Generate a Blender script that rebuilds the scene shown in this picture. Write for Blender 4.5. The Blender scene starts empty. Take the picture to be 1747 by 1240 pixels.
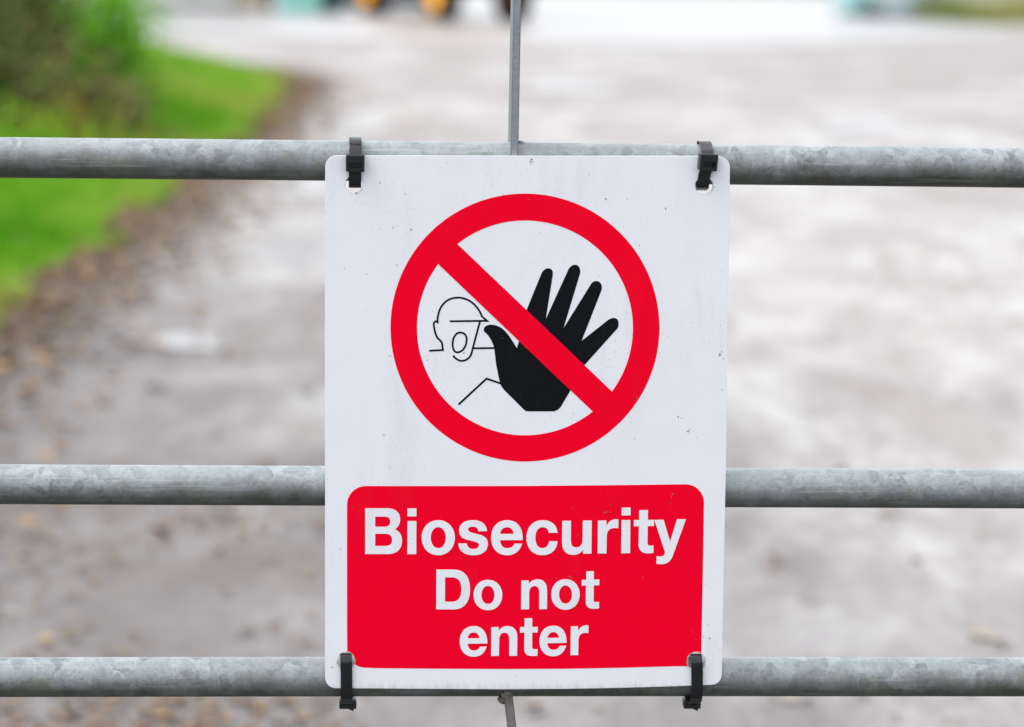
import bpy, bmesh, math, random
import numpy as np
from mathutils import Vector, Matrix

R = math.radians
scene = bpy.context.scene
COL = scene.collection
rng = np.random.default_rng(7)
random.seed(7)

# ------------------------------------------------------------------ camera
PW, PH = 1747.0, 1240.0            # pixel frame used for measurements
FPX = 5057.0
CAM = Vector((0, 0, 1.1))
PITCH, ROLL = R(8.0), R(0.79)
cam_data = bpy.data.cameras.new('camera')
cam = bpy.data.objects.new('camera', cam_data)
COL.objects.link(cam)
cam_data.sensor_width = 36.0
cam_data.lens = FPX / PW * 36.0
cam_data.clip_start = 0.05
cam_data.clip_end = 2000
cam.matrix_world = (Matrix.Translation(CAM) @ Matrix.Rotation(R(90) - PITCH, 4, 'X')
                    @ Matrix.Rotation(ROLL, 4, 'Z'))
cam_data.dof.use_dof = True
cam_data.dof.focus_distance = 2.205
cam_data.dof.aperture_fstop = 5.0
cam_data.dof.aperture_blades = 9
scene.camera = cam
CM = cam.matrix_world.copy()

# ------------------------------------------------------------------ light (overcast)
SUN_AZ = math.atan2(-0.90, -0.03)
SUN_EL = R(60)
world = bpy.data.worlds.new('World')
scene.world = world
world.use_nodes = True
wn = world.node_tree.nodes
wl = world.node_tree.links
bg = wn['Background']
sky = wn.new('ShaderNodeTexSky')
sky.sky_type = 'NISHITA'
sky.sun_disc = False
sky.sun_elevation = SUN_EL
sky.sun_rotation = SUN_AZ
sky.air_density = 1.0
sky.dust_density = 6.0
sky.ozone_density = 1.0
hs = wn.new('ShaderNodeHueSaturation')
hs.inputs['Saturation'].default_value = 0.45
wl.new(sky.outputs[0], hs.inputs['Color'])
veil = wn.new('ShaderNodeMix')                       # even cloud cover over the clear sky
veil.data_type = 'RGBA'
veil.inputs[0].default_value = 0.65
veil.inputs[7].default_value = (4.3, 4.4, 4.62, 1)
wl.new(hs.outputs[0], veil.inputs[6])
wl.new(veil.outputs[2], bg.inputs['Color'])
bg.inputs['Strength'].default_value = 0.15
sl = bpy.data.lights.new('sun', 'SUN')
sl.energy = 0.6
sl.angle = R(40)
sl.color = (1.0, 0.975, 0.94)
sun = bpy.data.objects.new('sun', sl)
COL.objects.link(sun)
sd = Vector((math.sin(SUN_AZ) * math.cos(SUN_EL), math.cos(SUN_AZ) * math.cos(SUN_EL), math.sin(SUN_EL)))
sun.rotation_euler = sd.to_track_quat('Z', 'Y').to_euler()
sun.location = sd * 20

scene.view_settings.view_transform = 'Standard'
scene.view_settings.look = 'None'
scene.view_settings.gamma = 1.0
scene.view_settings.exposure = 1.42
scene.render.engine = 'CYCLES'
scene.cycles.use_denoising = True
scene.cycles.max_bounces = 6
scene.cycles.diffuse_bounces = 3
scene.cycles.transmission_bounces = 4
scene.cycles.caustics_reflective = False
scene.cycles.caustics_refractive = False
scene.cycles.sample_clamp_indirect = 6.0


# ------------------------------------------------------------------ geometry helpers
def ray(px, py):
    d = Vector(((px - PW / 2) / FPX, -(py - PH / 2) / FPX, -1.0))
    return (CM.to_3x3() @ d).normalized()


def ground(px, py, z=0.0):
    d = ray(px, py)
    t = (z - CAM.z) / d.z
    return CAM + d * t


GY = R(3.0)
GU = Vector((math.cos(GY), math.sin(GY), 0))       # along the gate
GN = Vector((math.sin(GY), -math.cos(GY), 0))      # towards the camera side
GZ = Vector((0, 0, 1))
RAIL_R = 0.0149
S_BACK = RAIL_R + 0.0016                            # sign back from the rail axis
S_T = 0.003
S_FRONT = S_BACK + S_T
P0 = CAM + ray(898, 720) * 2.2                      # point on the sign face
GO = P0 - GN * S_FRONT                              # point in the rail axis plane
GO.z = 0.0


def on_plane(px, py, off):
    """pixel -> (u, z) in the gate plane shifted by off towards the camera side"""
    d = ray(px, py)
    q = GO + GN * off
    t = (q - CAM).dot(GN) / d.dot(GN)
    p = CAM + d * t
    return ((p - q).dot(GU), p.z)


def gp(u, z, off):
    return GO + GU * u + GN * off + GZ * z


def setp(o, label=None, cat=None, group=None, kind=None):
    if label: o['label'] = label
    if cat: o['category'] = cat
    if group: o['group'] = group
    if kind: o['kind'] = kind
    return o


def empty(name, loc, rz=0.0):
    o = bpy.data.objects.new(name, None)
    o.empty_display_size = 0.1
    o.location = loc
    o.rotation_euler = (0, 0, rz)
    COL.objects.link(o)
    return o


def world_of(o):
    return Matrix.Translation(o.location) @ o.rotation_euler.to_matrix().to_4x4() @ Matrix.Diagonal((*o.scale, 1))


def link_mesh(name, me, mat, parent=None, world_coords=True, origin=None):
    """mesh in world coordinates -> object, its origin moved to the parent's or its own base"""
    if mat is not None and not me.materials:
        me.materials.append(mat)
    o = bpy.data.objects.new(name, me)
    COL.objects.link(o)
    if parent is not None:
        o.parent = parent
        if world_coords:
            chain = Matrix.Identity(4)
            q = parent
            while q is not None:
                chain = world_of(q) @ chain
                q = q.parent
            me.transform(chain.inverted())
    elif origin is not None:
        me.transform(Matrix.Translation(-Vector(origin)))
        o.location = origin
    return o


class MB:
    """collects shapes into one mesh"""
    def __init__(self):
        self.v, self.f, self.s = [], [], []

    def add(self, vs, fs, smooth=False):
        b = len(self.v)
        self.v += [tuple(x) for x in vs]
        self.f += [tuple(i + b for i in f) for f in fs]
        self.s += [smooth] * len(fs)

    def box(self, c, size, M=None, rz=0.0):
        sx, sy, sz = [s / 2 for s in size]
        vs = [Vector((x, y, z)) for x in (-sx, sx) for y in (-sy, sy) for z in (-sz, sz)]
        m = Matrix.Rotation(rz, 3, 'Z') if M is None else M
        vs = [m @ v + Vector(c) for v in vs]
        self.add(vs, [(0, 1, 3, 2), (4, 6, 7, 5), (0, 4, 5, 1), (2, 3, 7, 6), (0, 2, 6, 4), (1, 5, 7, 3)])

    def tube(self, pts, rad, seg=12, smooth=True, cap=True):
        pts = [Vector(p) for p in pts]
        n = len(pts)
        rads = rad if isinstance(rad, (list, tuple)) else [rad] * n
        vs, fs = [], []
        for i, p in enumerate(pts):
            t = (pts[min(i + 1, n - 1)] - pts[max(i - 1, 0)]).normalized()
            ref = Vector((0, 0, 1)) if abs(t.z) < 0.9 else Vector((1, 0, 0))
            a = t.cross(ref).normalized()
            b = a.cross(t).normalized()
            for k in range(seg):
                an = 2 * math.pi * k / seg
                vs.append(p + (a * math.cos(an) + b * math.sin(an)) * rads[i])
        for i in range(n - 1):
            for k in range(seg):
                k2 = (k + 1) % seg
                fs.append((i * seg + k, i * seg + k2, (i + 1) * seg + k2, (i + 1) * seg + k))
        self.add(vs, fs, smooth)
        if cap:
            self.add(vs[:seg], [tuple(range(seg))])
            self.add(vs[-seg:], [tuple(reversed(range(seg)))])

    def lathe(self, prof, c, axis, seg=32, smooth=True):
        axis = Vector(axis).normalized()
        ref = Vector((0, 0, 1)) if abs(axis.z) < 0.9 else Vector((1, 0, 0))
        a = axis.cross(ref).normalized()
        b = axis.cross(a).normalized()
        vs, fs = [], []
        for (r, h) in prof:
            for k in range(seg):
                an = 2 * math.pi * k / seg
                vs.append(Vector(c) + axis * h + (a * math.cos(an) + b * math.sin(an)) * r)
        for i in range(len(prof) - 1):
            for k in range(seg):
                k2 = (k + 1) % seg
                fs.append((i * seg + k, i * seg + k2, (i + 1) * seg + k2, (i + 1) * seg + k))
        self.add(vs, fs, smooth)

    def mesh(self, name):
        me = bpy.data.meshes.new(name)
        me.from_pydata(self.v, [], self.f)
        me.polygons.foreach_set('use_smooth', self.s)
        me.update()
        bm = bmesh.new(); bm.from_mesh(me)
        bmesh.ops.recalc_face_normals(bm, faces=bm.faces)
        bm.to_mesh(me); bm.free()
        return me

    def build(self, name, mat, parent=None, origin=None):
        return link_mesh(name, self.mesh(name), mat, parent, True, origin)


# ------------------------------------------------------------------ materials
def hexlin(r, g, b):
    f = lambda c: c / 12.92 if c <= 0.04045 else ((c + 0.055) / 1.055) ** 2.4
    return (f(r / 255), f(g / 255), f(b / 255), 1)


class NT:
    def __init__(self, name):
        self.m = bpy.data.materials.new(name)
        self.m.use_nodes = True
        self.t = self.m.node_tree
        self.b = self.t.nodes['Principled BSDF']
        self.tc = self.t.nodes.new('ShaderNodeTexCoord')

    def n(self, typ, **kw):
        nd = self.t.nodes.new(typ)
        for k, v in kw.items():
            setattr(nd, k, v)
        return nd

    def l(self, a, b):
        self.t.links.new(a, b)

    def setin(self, sock, val):
        if hasattr(val, 'is_linked') or hasattr(val, 'links'):
            self.l(val, sock)
        else:
            sock.default_value = val

    def coord(self, out='Object', scale=(1, 1, 1), loc=(0, 0, 0), rot=(0, 0, 0)):
        mp = self.n('ShaderNodeMapping')
        mp.inputs['Scale'].default_value = scale
        mp.inputs['Location'].default_value = loc
        mp.inputs['Rotation'].default_value = rot
        self.l(self.tc.outputs[out], mp.inputs['Vector'])
        return mp.outputs[0]

    def noise(self, vec, scale, detail=4, rough=0.55, dist=0.0):
        nd = self.n('ShaderNodeTexNoise')
        self.l(vec, nd.inputs['Vector'])
        nd.inputs['Scale'].default_value = scale
        nd.inputs['Detail'].default_value = detail
        nd.inputs['Roughness'].default_value = rough
        nd.inputs['Distortion'].default_value = dist
        return nd.outputs['Fac']

    def voro(self, vec, scale, feature='F1', out='Distance', rnd=1.0):
        nd = self.n('ShaderNodeTexVoronoi', feature=feature)
        self.l(vec, nd.inputs['Vector'])
        nd.inputs['Scale'].default_value = scale
        nd.inputs['Randomness'].default_value = rnd
        return nd.outputs[out]

    def ramp(self, fac, stops):
        nd = self.n('ShaderNodeValToRGB')
        cr = nd.color_ramp
        while len(cr.elements) < len(stops):
            cr.elements.new(0.5)
        for e, (p, c) in zip(cr.elements, stops):
            e.position = p
            e.color = c if isinstance(c, tuple) else (c, c, c, 1)
        self.l(fac, nd.inputs[0])
        return nd.outputs[0]

    def mix(self, fac, a, b, mode='MIX'):
        nd = self.n('ShaderNodeMix', data_type='RGBA', blend_type=mode)
        self.setin(nd.inputs[0], fac)
        self.setin(nd.inputs[6], a)
        self.setin(nd.inputs[7], b)
        return nd.outputs[2]

    def math(self, op, a, b=0.5, c=None):
        nd = self.n('ShaderNodeMath', operation=op)
        self.setin(nd.inputs[0], a)
        self.setin(nd.inputs[1], b)
        if c is not None:
            self.setin(nd.inputs[2], c)
        return nd.outputs[0]

    def bump(self, h, strength=0.2, dist=0.01):
        nd = self.n('ShaderNodeBump')
        nd.inputs['Strength'].default_value = strength
        nd.inputs['Distance'].default_value = dist
        self.l(h, nd.inputs['Height'])
        self.l(nd.outputs[0], self.b.inputs['Normal'])

    def out(self, color=None, rough=None, metal=None, spec=None, **kw):
        if color is not None: self.setin(self.b.inputs['Base Color'], color)
        if rough is not None: self.setin(self.b.inputs['Roughness'], rough)
        if metal is not None: self.setin(self.b.inputs['Metallic'], metal)
        if spec is not None: self.setin(self.b.inputs['Specular IOR Level'], spec)
        for k, v in kw.items():
            self.setin(self.b.inputs[k], v)
        return self.m


def plain(name, col, rough=0.6, metal=0.0, var=0.15, scale=6.0, spec=0.4, bump=0.0):
    t = NT(name)
    v = t.coord('Object')
    n = t.noise(v, scale, 5, 0.6)
    c = t.mix(n, tuple(x * (1 - var) for x in col[:3]) + (1,), tuple(min(1, x * (1 + var)) for x in col[:3]) + (1,))
    if bump:
        t.bump(t.noise(v, scale * 6, 4), bump, 0.004)
    return t.out(c, rough, metal, spec)


def sign_mat(name, col, speck, streak=0.0, rough=0.38, spec=0.28, speck_amt=0.75):
    """printed plastic with sparse dirt specks, faint run streaks"""
    t = NT(name)
    v = t.coord('Object')
    vs = t.coord('Object', scale=(1, 1, 0.12))
    col = tuple(col[:3]) + (1,)
    # broad faint grime, drawn out downwards
    g = t.noise(vs, 60, 5, 0.65)
    g2 = t.noise(v, 9, 3, 0.5)
    gm = t.math('MULTIPLY', t.ramp(g, [(0.48, 0.0), (0.75, 1.0)]), t.ramp(g2, [(0.42, 0.0), (0.62, 1.0)]))
    gm = t.math('MULTIPLY', gm, streak)
    c = t.mix(gm, col, speck)
    sz_ = t.n('ShaderNodeSeparateXYZ'); t.l(t.tc.outputs['Object'], sz_.inputs[0])
    eg = t.math('ADD', t.math('MULTIPLY', sz_.outputs[2], -60.0), t.math('MULTIPLY', t.noise(vs, 210, 5, 0.7), 1.1))
    c = t.mix(t.math('MULTIPLY', t.ramp(eg, [(0.25, 0.0), (0.75, 0.6)]), min(1.0, streak * 7)), c, (0.30, 0.31, 0.24, 1))
    # specks: a voronoi dot survives only in some cells
    for sc, th, keep, amt in ((110, 0.09, 0.84, 0.9), (230, 0.13, 0.72, 0.55), (480, 0.2, 0.62, 0.4)):
        vd = t.n('ShaderNodeTexVoronoi', feature='F1')
        nz = t.n('ShaderNodeTexNoise')
        t.l(v, nz.inputs['Vector']); nz.inputs['Scale'].default_value = 900
        add = t.n('ShaderNodeMix', data_type='VECTOR')
        add.inputs[0].default_value = 0.0012
        t.l(v, add.inputs[4]); t.l(nz.outputs['Color'], add.inputs[5])
        t.l(add.outputs[1], vd.inputs['Vector'])
        vd.inputs['Scale'].default_value = sc
        d = t.math('LESS_THAN', vd.outputs['Distance'], th)
        sep = t.n('ShaderNodeSeparateColor')
        t.l(vd.outputs['Color'], sep.inputs[0])
        k = t.math('GREATER_THAN', sep.outputs[0], keep)
        loc = t.ramp(g2, [(0.35, 0.15), (0.65, 1.0)])
        m = t.math('MULTIPLY', t.math('MULTIPLY', d, k), t.math('MULTIPLY', loc, amt * speck_amt))
        c = t.mix(m, c, speck)
    t.bump(t.noise(v, 9, 3), 0.18, 0.006)
    return t.out(c, rough, 0.0, spec)


M = {}
M['white'] = sign_mat('sign_white', (0.80, 0.81, 0.845), (0.25, 0.25, 0.24, 1), 0.12)
M['red'] = sign_mat('sign_red', (0.88, 0.0004, 0.022), (0.30, 0.07, 0.03, 1), 0.05, speck_amt=0.5, spec=0.04)
M['black'] = sign_mat('sign_black', (0.006, 0.007, 0.009), (0.12, 0.12, 0.12, 1), 0.02, speck_amt=0.5, spec=0.06)
M['edge'] = plain('sign_burr', (0.42, 0.40, 0.24), 0.8, scale=900, var=0.5)


def galv():
    t = NT('galvanised_steel')
    v = t.coord('Object')
    # spangle crystals of the zinc
    nz = t.n('ShaderNodeTexNoise'); t.l(v, nz.inputs['Vector'])
    nz.inputs['Scale'].default_value = 55; nz.inputs['Detail'].default_value = 4
    mx = t.n('ShaderNodeMix', data_type='VECTOR'); mx.inputs[0].default_value = 0.022
    t.l(v, mx.inputs[4]); t.l(nz.outputs['Color'], mx.inputs[5])
    vc = t.n('ShaderNodeTexVoronoi', feature='F1'); t.l(mx.outputs[1], vc.inputs['Vector'])
    vc.inputs['Scale'].default_value = 95
    sp = t.n('ShaderNodeSeparateColor'); t.l(vc.outputs['Color'], sp.inputs[0])
    vc2 = t.n('ShaderNodeTexVoronoi', feature='F1'); t.l(mx.outputs[1], vc2.inputs['Vector'])
    vc2.inputs['Scale'].default_value = 260
    sp2 = t.n('ShaderNodeSeparateColor'); t.l(vc2.outputs['Color'], sp2.inputs[0])
    tone = t.math('ADD', t.math('MULTIPLY', sp.outputs[0], 0.65), t.math('MULTIPLY', sp2.outputs[0], 0.35))
    big = t.noise(v, 7, 3)
    tone = t.math('MULTIPLY_ADD', t.math('SUBTRACT', tone, 0.5), t.ramp(big, [(0.3, 0.35), (0.7, 1.0)]), 0.5)
    c = t.ramp(tone, [(0.08, (0.125, 0.148, 0.152, 1)), (0.35, (0.215, 0.246, 0.254, 1)), (0.65, (0.27, 0.305, 0.313, 1)), (0.95, (0.35, 0.385, 0.394, 1))])
    # a few sharp darker oval blotches
    vo = t.n('ShaderNodeTexVoronoi', feature='F1'); t.l(mx.outputs[1], vo.inputs['Vector'])
    vo.inputs['Scale'].default_value = 46
    so = t.n('ShaderNodeSeparateColor'); t.l(vo.outputs['Color'], so.inputs[0])
    bl = t.math('MULTIPLY', t.math('LESS_THAN', vo.outputs['Distance'], 0.21), t.math('GREATER_THAN', so.outputs[1], 0.72))
    c = t.mix(t.math('MULTIPLY', bl, 0.55), c, (0.13, 0.15, 0.17, 1))
    # dark green-brown film, denser from the top down to the underside, ragged edge
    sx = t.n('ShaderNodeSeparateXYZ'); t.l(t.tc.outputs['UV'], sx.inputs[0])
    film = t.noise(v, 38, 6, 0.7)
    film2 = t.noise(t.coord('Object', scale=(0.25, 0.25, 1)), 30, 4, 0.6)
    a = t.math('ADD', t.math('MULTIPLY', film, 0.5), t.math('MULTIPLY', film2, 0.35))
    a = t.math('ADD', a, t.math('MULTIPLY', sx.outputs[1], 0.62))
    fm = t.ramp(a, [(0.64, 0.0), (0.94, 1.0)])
    film_col = t.mix(t.noise(v, 16, 3), (0.062, 0.070, 0.040, 1), (0.045, 0.042, 0.033, 1))
    c = t.mix(t.math('MULTIPLY', fm, 0.92), c, film_col)
    # green algae bloom in patches on the weathered face, thin dark drip marks
    ga = t.math('MULTIPLY', t.ramp(t.noise(v, 24, 7, 0.75), [(0.52, 0.0), (0.70, 0.8)]), t.ramp(sx.outputs[1], [(0.22, 0.0), (0.48, 1.0)]))
    c = t.mix(ga, c, (0.135, 0.16, 0.095, 1))
    dr = t.ramp(t.noise(t.coord('Object', scale=(1, 1, 0.07)), 120, 4, 0.6), [(0.60, 0.0), (0.74, 0.55)])
    c = t.mix(t.math('MULTIPLY', dr, t.ramp(big, [(0.42, 0.0), (0.6, 1.0)])), c, (0.09, 0.095, 0.085, 1))
    scr = t.ramp(t.noise(t.coord('Object', scale=(0.03, 0.03, 1)), 260, 3, 0.6), [(0.62, 0.0), (0.70, 0.4)])
    c = t.mix(scr, c, (0.40, 0.42, 0.43, 1))
    # fine pitting
    pit = t.noise(v, 420, 3, 0.6)
    c = t.mix(t.ramp(pit, [(0.56, 0.0), (0.72, 0.55)]), c, (0.10, 0.11, 0.10, 1))
    rg = t.math('MULTIPLY_ADD', fm, 0.2, t.math('MULTIPLY_ADD', tone, -0.12, 0.42))
    t.bump(t.noise(v, 260, 4, 0.65), 0.22, 0.002)
    mt = t.math('MULTIPLY', t.math('SUBTRACT', 1.0, fm), 0.10)
    return t.out(c, rg, mt, 0.55)


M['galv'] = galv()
M['bar'] = plain('dull_zinc_bar', (0.25, 0.265, 0.295), 0.5, 0.35, 0.25, 120, bump=0.3)
M['bar_dirty'] = plain('dirty_zinc_bar', (0.20, 0.19, 0.165), 0.7, 0.1, 0.45, 110, bump=0.4)
M['tie'] = plain('black_nylon', (0.009, 0.010, 0.013), 0.36, 0, 0.3, 200, spec=0.45)


def tie_strap_mat():
    t = NT('black_nylon_strap')
    v = t.coord('Object')
    c = t.mix(t.noise(v, 300, 4), (0.008, 0.009, 0.012, 1), (0.016, 0.016, 0.018, 1))
    t.bump(t.noise(v, 90, 2), 0.15, 0.002)
    return t.out(c, 0.12, 0, 0.45)


M['strap'] = tie_strap_mat()


# ------------------------------------------------------------------ ground and setting
EDGE_Y = [3, 6, 9.1, 9.6, 11.2, 12.2, 13.4, 15, 16.9, 20.3, 24.4, 26.2, 28.4, 29.5]
EDGE_X = [-1.62, -1.60, -1.59, -1.56, -1.60, -1.60, -1.58, -1.60, -1.60, -1.72, -1.97, -2.46, -3.25, -4.1]


def edge_x(y):
    """right-hand edge of the grass verge"""
    return float(np.interp(y, EDGE_Y, EDGE_X))


def track_mat():
    t = NT('worn_track_surface')
    v = t.coord('Object')
    vl = t.coord('Object', scale=(1.0, 0.34, 1))
    big = t.noise(t.coord('Object', scale=(1.0, 0.45, 1), loc=(13.7, 4.2, 0)), 1.1, 5, 0.6, 0.6)
    mid = t.noise(vl, 3.4, 8, 0.72, 0.3)
    fin = t.noise(v, 26, 6, 0.7)
    sp = t.noise(v, 110, 3, 0.6)
    # worn dark tarmac near the road gives way to pale rolled limestone further in
    sx = t.n('ShaderNodeSeparateXYZ'); t.l(t.tc.outputs['Object'], sx.inputs[0])
    along = t.math('ADD', t.math('MULTIPLY', sx.outputs[1], 0.085), t.math('MULTIPLY', sx.outputs[0], 0.30))
    along = t.math('ADD', along, t.math('MULTIPLY', t.math('SUBTRACT', mid, 0.5), 0.9))
    lime = t.ramp(along, [(0.30, 0.0), (0.98, 1.0)])
    tar = t.ramp(mid, [(0.30, (0.10, 0.092, 0.091, 1)), (0.5, (0.155, 0.148, 0.148, 1)), (0.70, (0.22, 0.215, 0.215, 1))])
    pale = t.ramp(mid, [(0.30, (0.23, 0.216, 0.207, 1)), (0.5, (0.39, 0.382, 0.375, 1)), (0.70, (0.53, 0.525, 0.52, 1))])
    base = t.mix(lime, tar, pale)
    rightward = t.math('MULTIPLY', t.ramp(t.math('MULTIPLY', sx.outputs[0], 0.2), [(0.35, 0.0), (0.85, 1.0)]), 0.07)
    fine2 = t.noise(vl, 9, 8, 0.75, 0.2)
    far = t.math('MULTIPLY', t.ramp(t.math('MULTIPLY', sx.outputs[1], 0.025), [(0.30, 0.0), (0.60, 1.0)]), 0.085)
    msum = t.math('ADD', t.math('ADD', big, rightward), far)
    msum = t.math('ADD', msum, t.math('MULTIPLY', t.math('SUBTRACT', fine2, 0.5), 0.45))
    msum = t.math('ADD', msum, t.math('MULTIPLY', t.math('SUBTRACT', fin, 0.5), 0.35))
    mud = t.ramp(msum, [(0.48, 0.0), (0.63, 0.85)])
    base = t.mix(mud, base, t.mix(lime, (0.145, 0.127, 0.122, 1), (0.295, 0.275, 0.268, 1)))
    base = t.mix(t.ramp(fine2, [(0.34, 0.5), (0.52, 0.0)]), base, (0.17, 0.15, 0.14, 1))
    base = t.mix(t.ramp(fin, [(0.35, 0.4), (0.6, 0.0)]), base, (0.085, 0.075, 0.07, 1))
    base = t.mix(t.ramp(sp, [(0.60, 0.0), (0.72, 0.35)]), base, (0.30, 0.29, 0.285, 1))
    wet = t.ramp(t.noise(vl, 0.55, 4, 0.55, 0.8), [(0.42, 0.0), (0.58, 1.0)])
    dry = t.math('SUBTRACT', 1.0, mud)
    wet = t.math('MULTIPLY', wet, dry)
    rg = t.math('MULTIPLY_ADD', wet, -0.42, 0.86)
    spc = t.math('MULTIPLY_ADD', dry, 0.34, 0.08)
    t.bump(t.math('ADD', fin, t.math('MULTIPLY', sp, 0.5)), 0.55, 0.012)
    return t.out(base, rg, 0, spc)


def field_mat():
    t = NT('far_ground')
    v = t.coord('Object')
    n = t.noise(v, 0.05, 4)
    c = t.mix(t.ramp(n, [(0.4, 0.0), (0.6, 1.0)]), (0.10, 0.14, 0.05, 1), (0.16, 0.15, 0.09, 1))
    return t.out(c, 0.9, 0, 0.2)


def yard_mat():
    t = NT('wet_concrete_yard')
    v = t.coord('Object')
    n = t.noise(t.coord('Object', scale=(1, 0.5, 1)), 0.5, 5, 0.6, 0.5)
    c = t.mix(t.ramp(n, [(0.35, 0.0), (0.65, 1.0)]), (0.24, 0.237, 0.24, 1), (0.34, 0.34, 0.34, 1))
    t.bump(t.noise(v, 8, 5), 0.2, 0.01)
    return t.out(c, t.math('MULTIPLY_ADD', n, 0.35, 0.18), 0, 0.55)


def tarmac_mat():
    t = NT('dark_tarmac')
    v = t.coord('Object')
    n = t.noise(v, 3, 5)
    sp = t.noise(v, 160, 3)
    c = t.mix(n, (0.045, 0.045, 0.047, 1), (0.075, 0.073, 0.070, 1))
    c = t.mix(t.ramp(sp, [(0.55, 0.0), (0.7, 0.6)]), c, (0.15, 0.15, 0.145, 1))
    t.bump(sp, 0.5, 0.006)
    return t.out(c, 0.75, 0, 0.4)


def flat_poly(name, pts, z, mat, kind='structure', sub=None):
    me = bpy.data.meshes.new(name)
    me.from_pydata([(p[0], p[1], 0) for p in pts], [], [tuple(range(len(pts)))])
    o = bpy.data.objects.new(name, me)
    me.materials.append(mat)
    o.location = (0, 0, z)
    COL.objects.link(o)
    o['kind'] = kind
    return o


g = flat_poly('ground', [(-700, -300), (700, -300), (700, 1200), (-700, 1200)], -0.008, field_mat())
tr = flat_poly('track', [(-9, 2.9), (16, 2.9), (22, 40), (22, 75), (-22, 75), (-22, 28), (-9, 28)], 0.0, track_mat())
rd = flat_poly('road', [(-40, -14), (40, -14), (40, 2.9)] + [(40 - i * 1.0, 2.9 + 0.10 * math.sin(i * 1.7) + 0.06 * math.sin(i * 4.1)) for i in range(1, 80)] + [(-40, 2.9)], -0.004, tarmac_mat())  # unseen ground, surfaced dark to cut light bounced onto the rail undersides
# pale concrete yard, edge measured in the picture
yard_pts = [ground(a, b) for a, b in ((1345, 74), (1180, 78), (1000, 72), (800, 64), (640, 66), (500, 62), (330, 60))]
yp = [(14, 75), (9.5, 52), (6.3, 40)] + [(p.x, p.y) for p in yard_pts] + [(-9, 33), (-21, 33), (-21, 75)]
yd = flat_poly('yard', yp, 0.004, yard_mat())


def water_mat():
    t = NT('puddle_water')
    v = t.coord('Object')
    t.bump(t.noise(v, 3, 2), 0.02, 0.01)
    return t.out((0.22, 0.215, 0.21, 1), 0.22, 0, 0.6)


M['water'] = water_mat()


def puddle(px, py, rx, ry, seed):
    rr = random.Random(seed)
    ph = [rr.uniform(0, 6.28) for _ in range(4)]
    pts = []
    for k in range(44):
        a = 2 * math.pi * k / 44
        w = 1 + 0.16 * math.sin(2 * a + ph[0]) + 0.13 * math.sin(3 * a + ph[1]) + 0.09 * math.sin(5 * a + ph[2]) + 0.05 * math.sin(9 * a + ph[3])
        p = ground(px + rx * w * math.cos(a), py - ry * w * math.sin(a))
        pts.append((p.x, p.y))
    return flat_poly('puddle', pts, 0.006, M['water'])


for i, a in enumerate([(315, 586, 70, 11), (512, 326, 45, 12), (640, 205, 75, 16), (960, 150, 90, 8), (1480, 215, 70, 10)]):
    puddle(*a, seed=i * 13 + 5)


# ------------------------------------------------------------------ leaves, grass, foliage (numpy)
def foliage_mat(name, cols, rough=0.55, trans=0.3, spec=0.2):
    """leaf colour varies per leaf through a colour attribute"""
    t = NT(name)
    at = t.n('ShaderNodeAttribute', attribute_name='tone')
    stops = [(i / (len(cols) - 1), tuple(c) + (1,)) for i, c in enumerate(cols)]
    c = t.ramp(at.outputs['Fac'], stops)
    t.out(c, rough, 0, spec)
    if trans:
        tl = t.n('ShaderNodeBsdfTranslucent')
        t.l(c, tl.inputs['Color'])
        ms = t.n('ShaderNodeMixShader')
        ms.inputs[0].default_value = trans
        t.l(t.b.outputs[0], ms.inputs[1]); t.l(tl.outputs[0], ms.inputs[2])
        t.l(ms.outputs[0], t.t.nodes['Material Output'].inputs['Surface'])
    return t.m


def np_mesh(name, V, F, tone=None):
    me = bpy.data.meshes.new(name)
    me.vertices.add(len(V)); me.vertices.foreach_set('co', np.asarray(V, dtype=np.float32).ravel())
    nf, k = F.shape
    me.loops.add(nf * k); me.loops.foreach_set('vertex_index', F.astype(np.int32).ravel())
    me.polygons.add(nf); me.polygons.foreach_set('loop_start', np.arange(0, nf * k, k, dtype=np.int32))
    me.polygons.foreach_set('loop_total', np.full(nf, k, dtype=np.int32))
    me.update(calc_edges=True)
    if tone is not None:
        at = me.attributes.new('tone', 'FLOAT', 'POINT')
        at.data.foreach_set('value', np.asarray(tone, dtype=np.float32))
    return me


def leaf_cloud(C, size, up=0.3, aspect=0.6, tone=None, rg=rng):
    """C: centres (n,3); each leaf two quads folded along its rib"""
    n = len(C)
    d = rg.normal(size=(n, 3)); d /= np.linalg.norm(d, axis=1)[:, None]
    nn = rg.normal(size=(n, 3)); nn[:, 2] += up * 3
    s = np.cross(d, nn); s /= np.linalg.norm(s, axis=1)[:, None] + 1e-9
    nrm = np.cross(s, d)
    L = (size * rg.uniform(0.65, 1.3, n))[:, None]
    W = L * aspect * 0.5
    V = np.empty((n, 6, 3))
    V[:, 0] = C - d * L * 0.5
    V[:, 1] = C + d * L * 0.5 - nrm * L * 0.1
    V[:, 2] = C - d * L * 0.12 + s * W + nrm * L * 0.12
    V[:, 3] = C + d * L * 0.22 + s * W * 0.85 + nrm * L * 0.1
    V[:, 4] = C - d * L * 0.12 - s * W + nrm * L * 0.12
    V[:, 5] = C + d * L * 0.22 - s * W * 0.85 + nrm * L * 0.1
    b = np.arange(n)[:, None] * 6
    F = np.concatenate([b + np.array([[0, 2, 3, 1]]), b + np.array([[0, 1, 5, 4]])])
    tn = rg.uniform(0, 1, n) if tone is None else tone
    return V.reshape(-1, 3), F, np.repeat(tn, 6)


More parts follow.
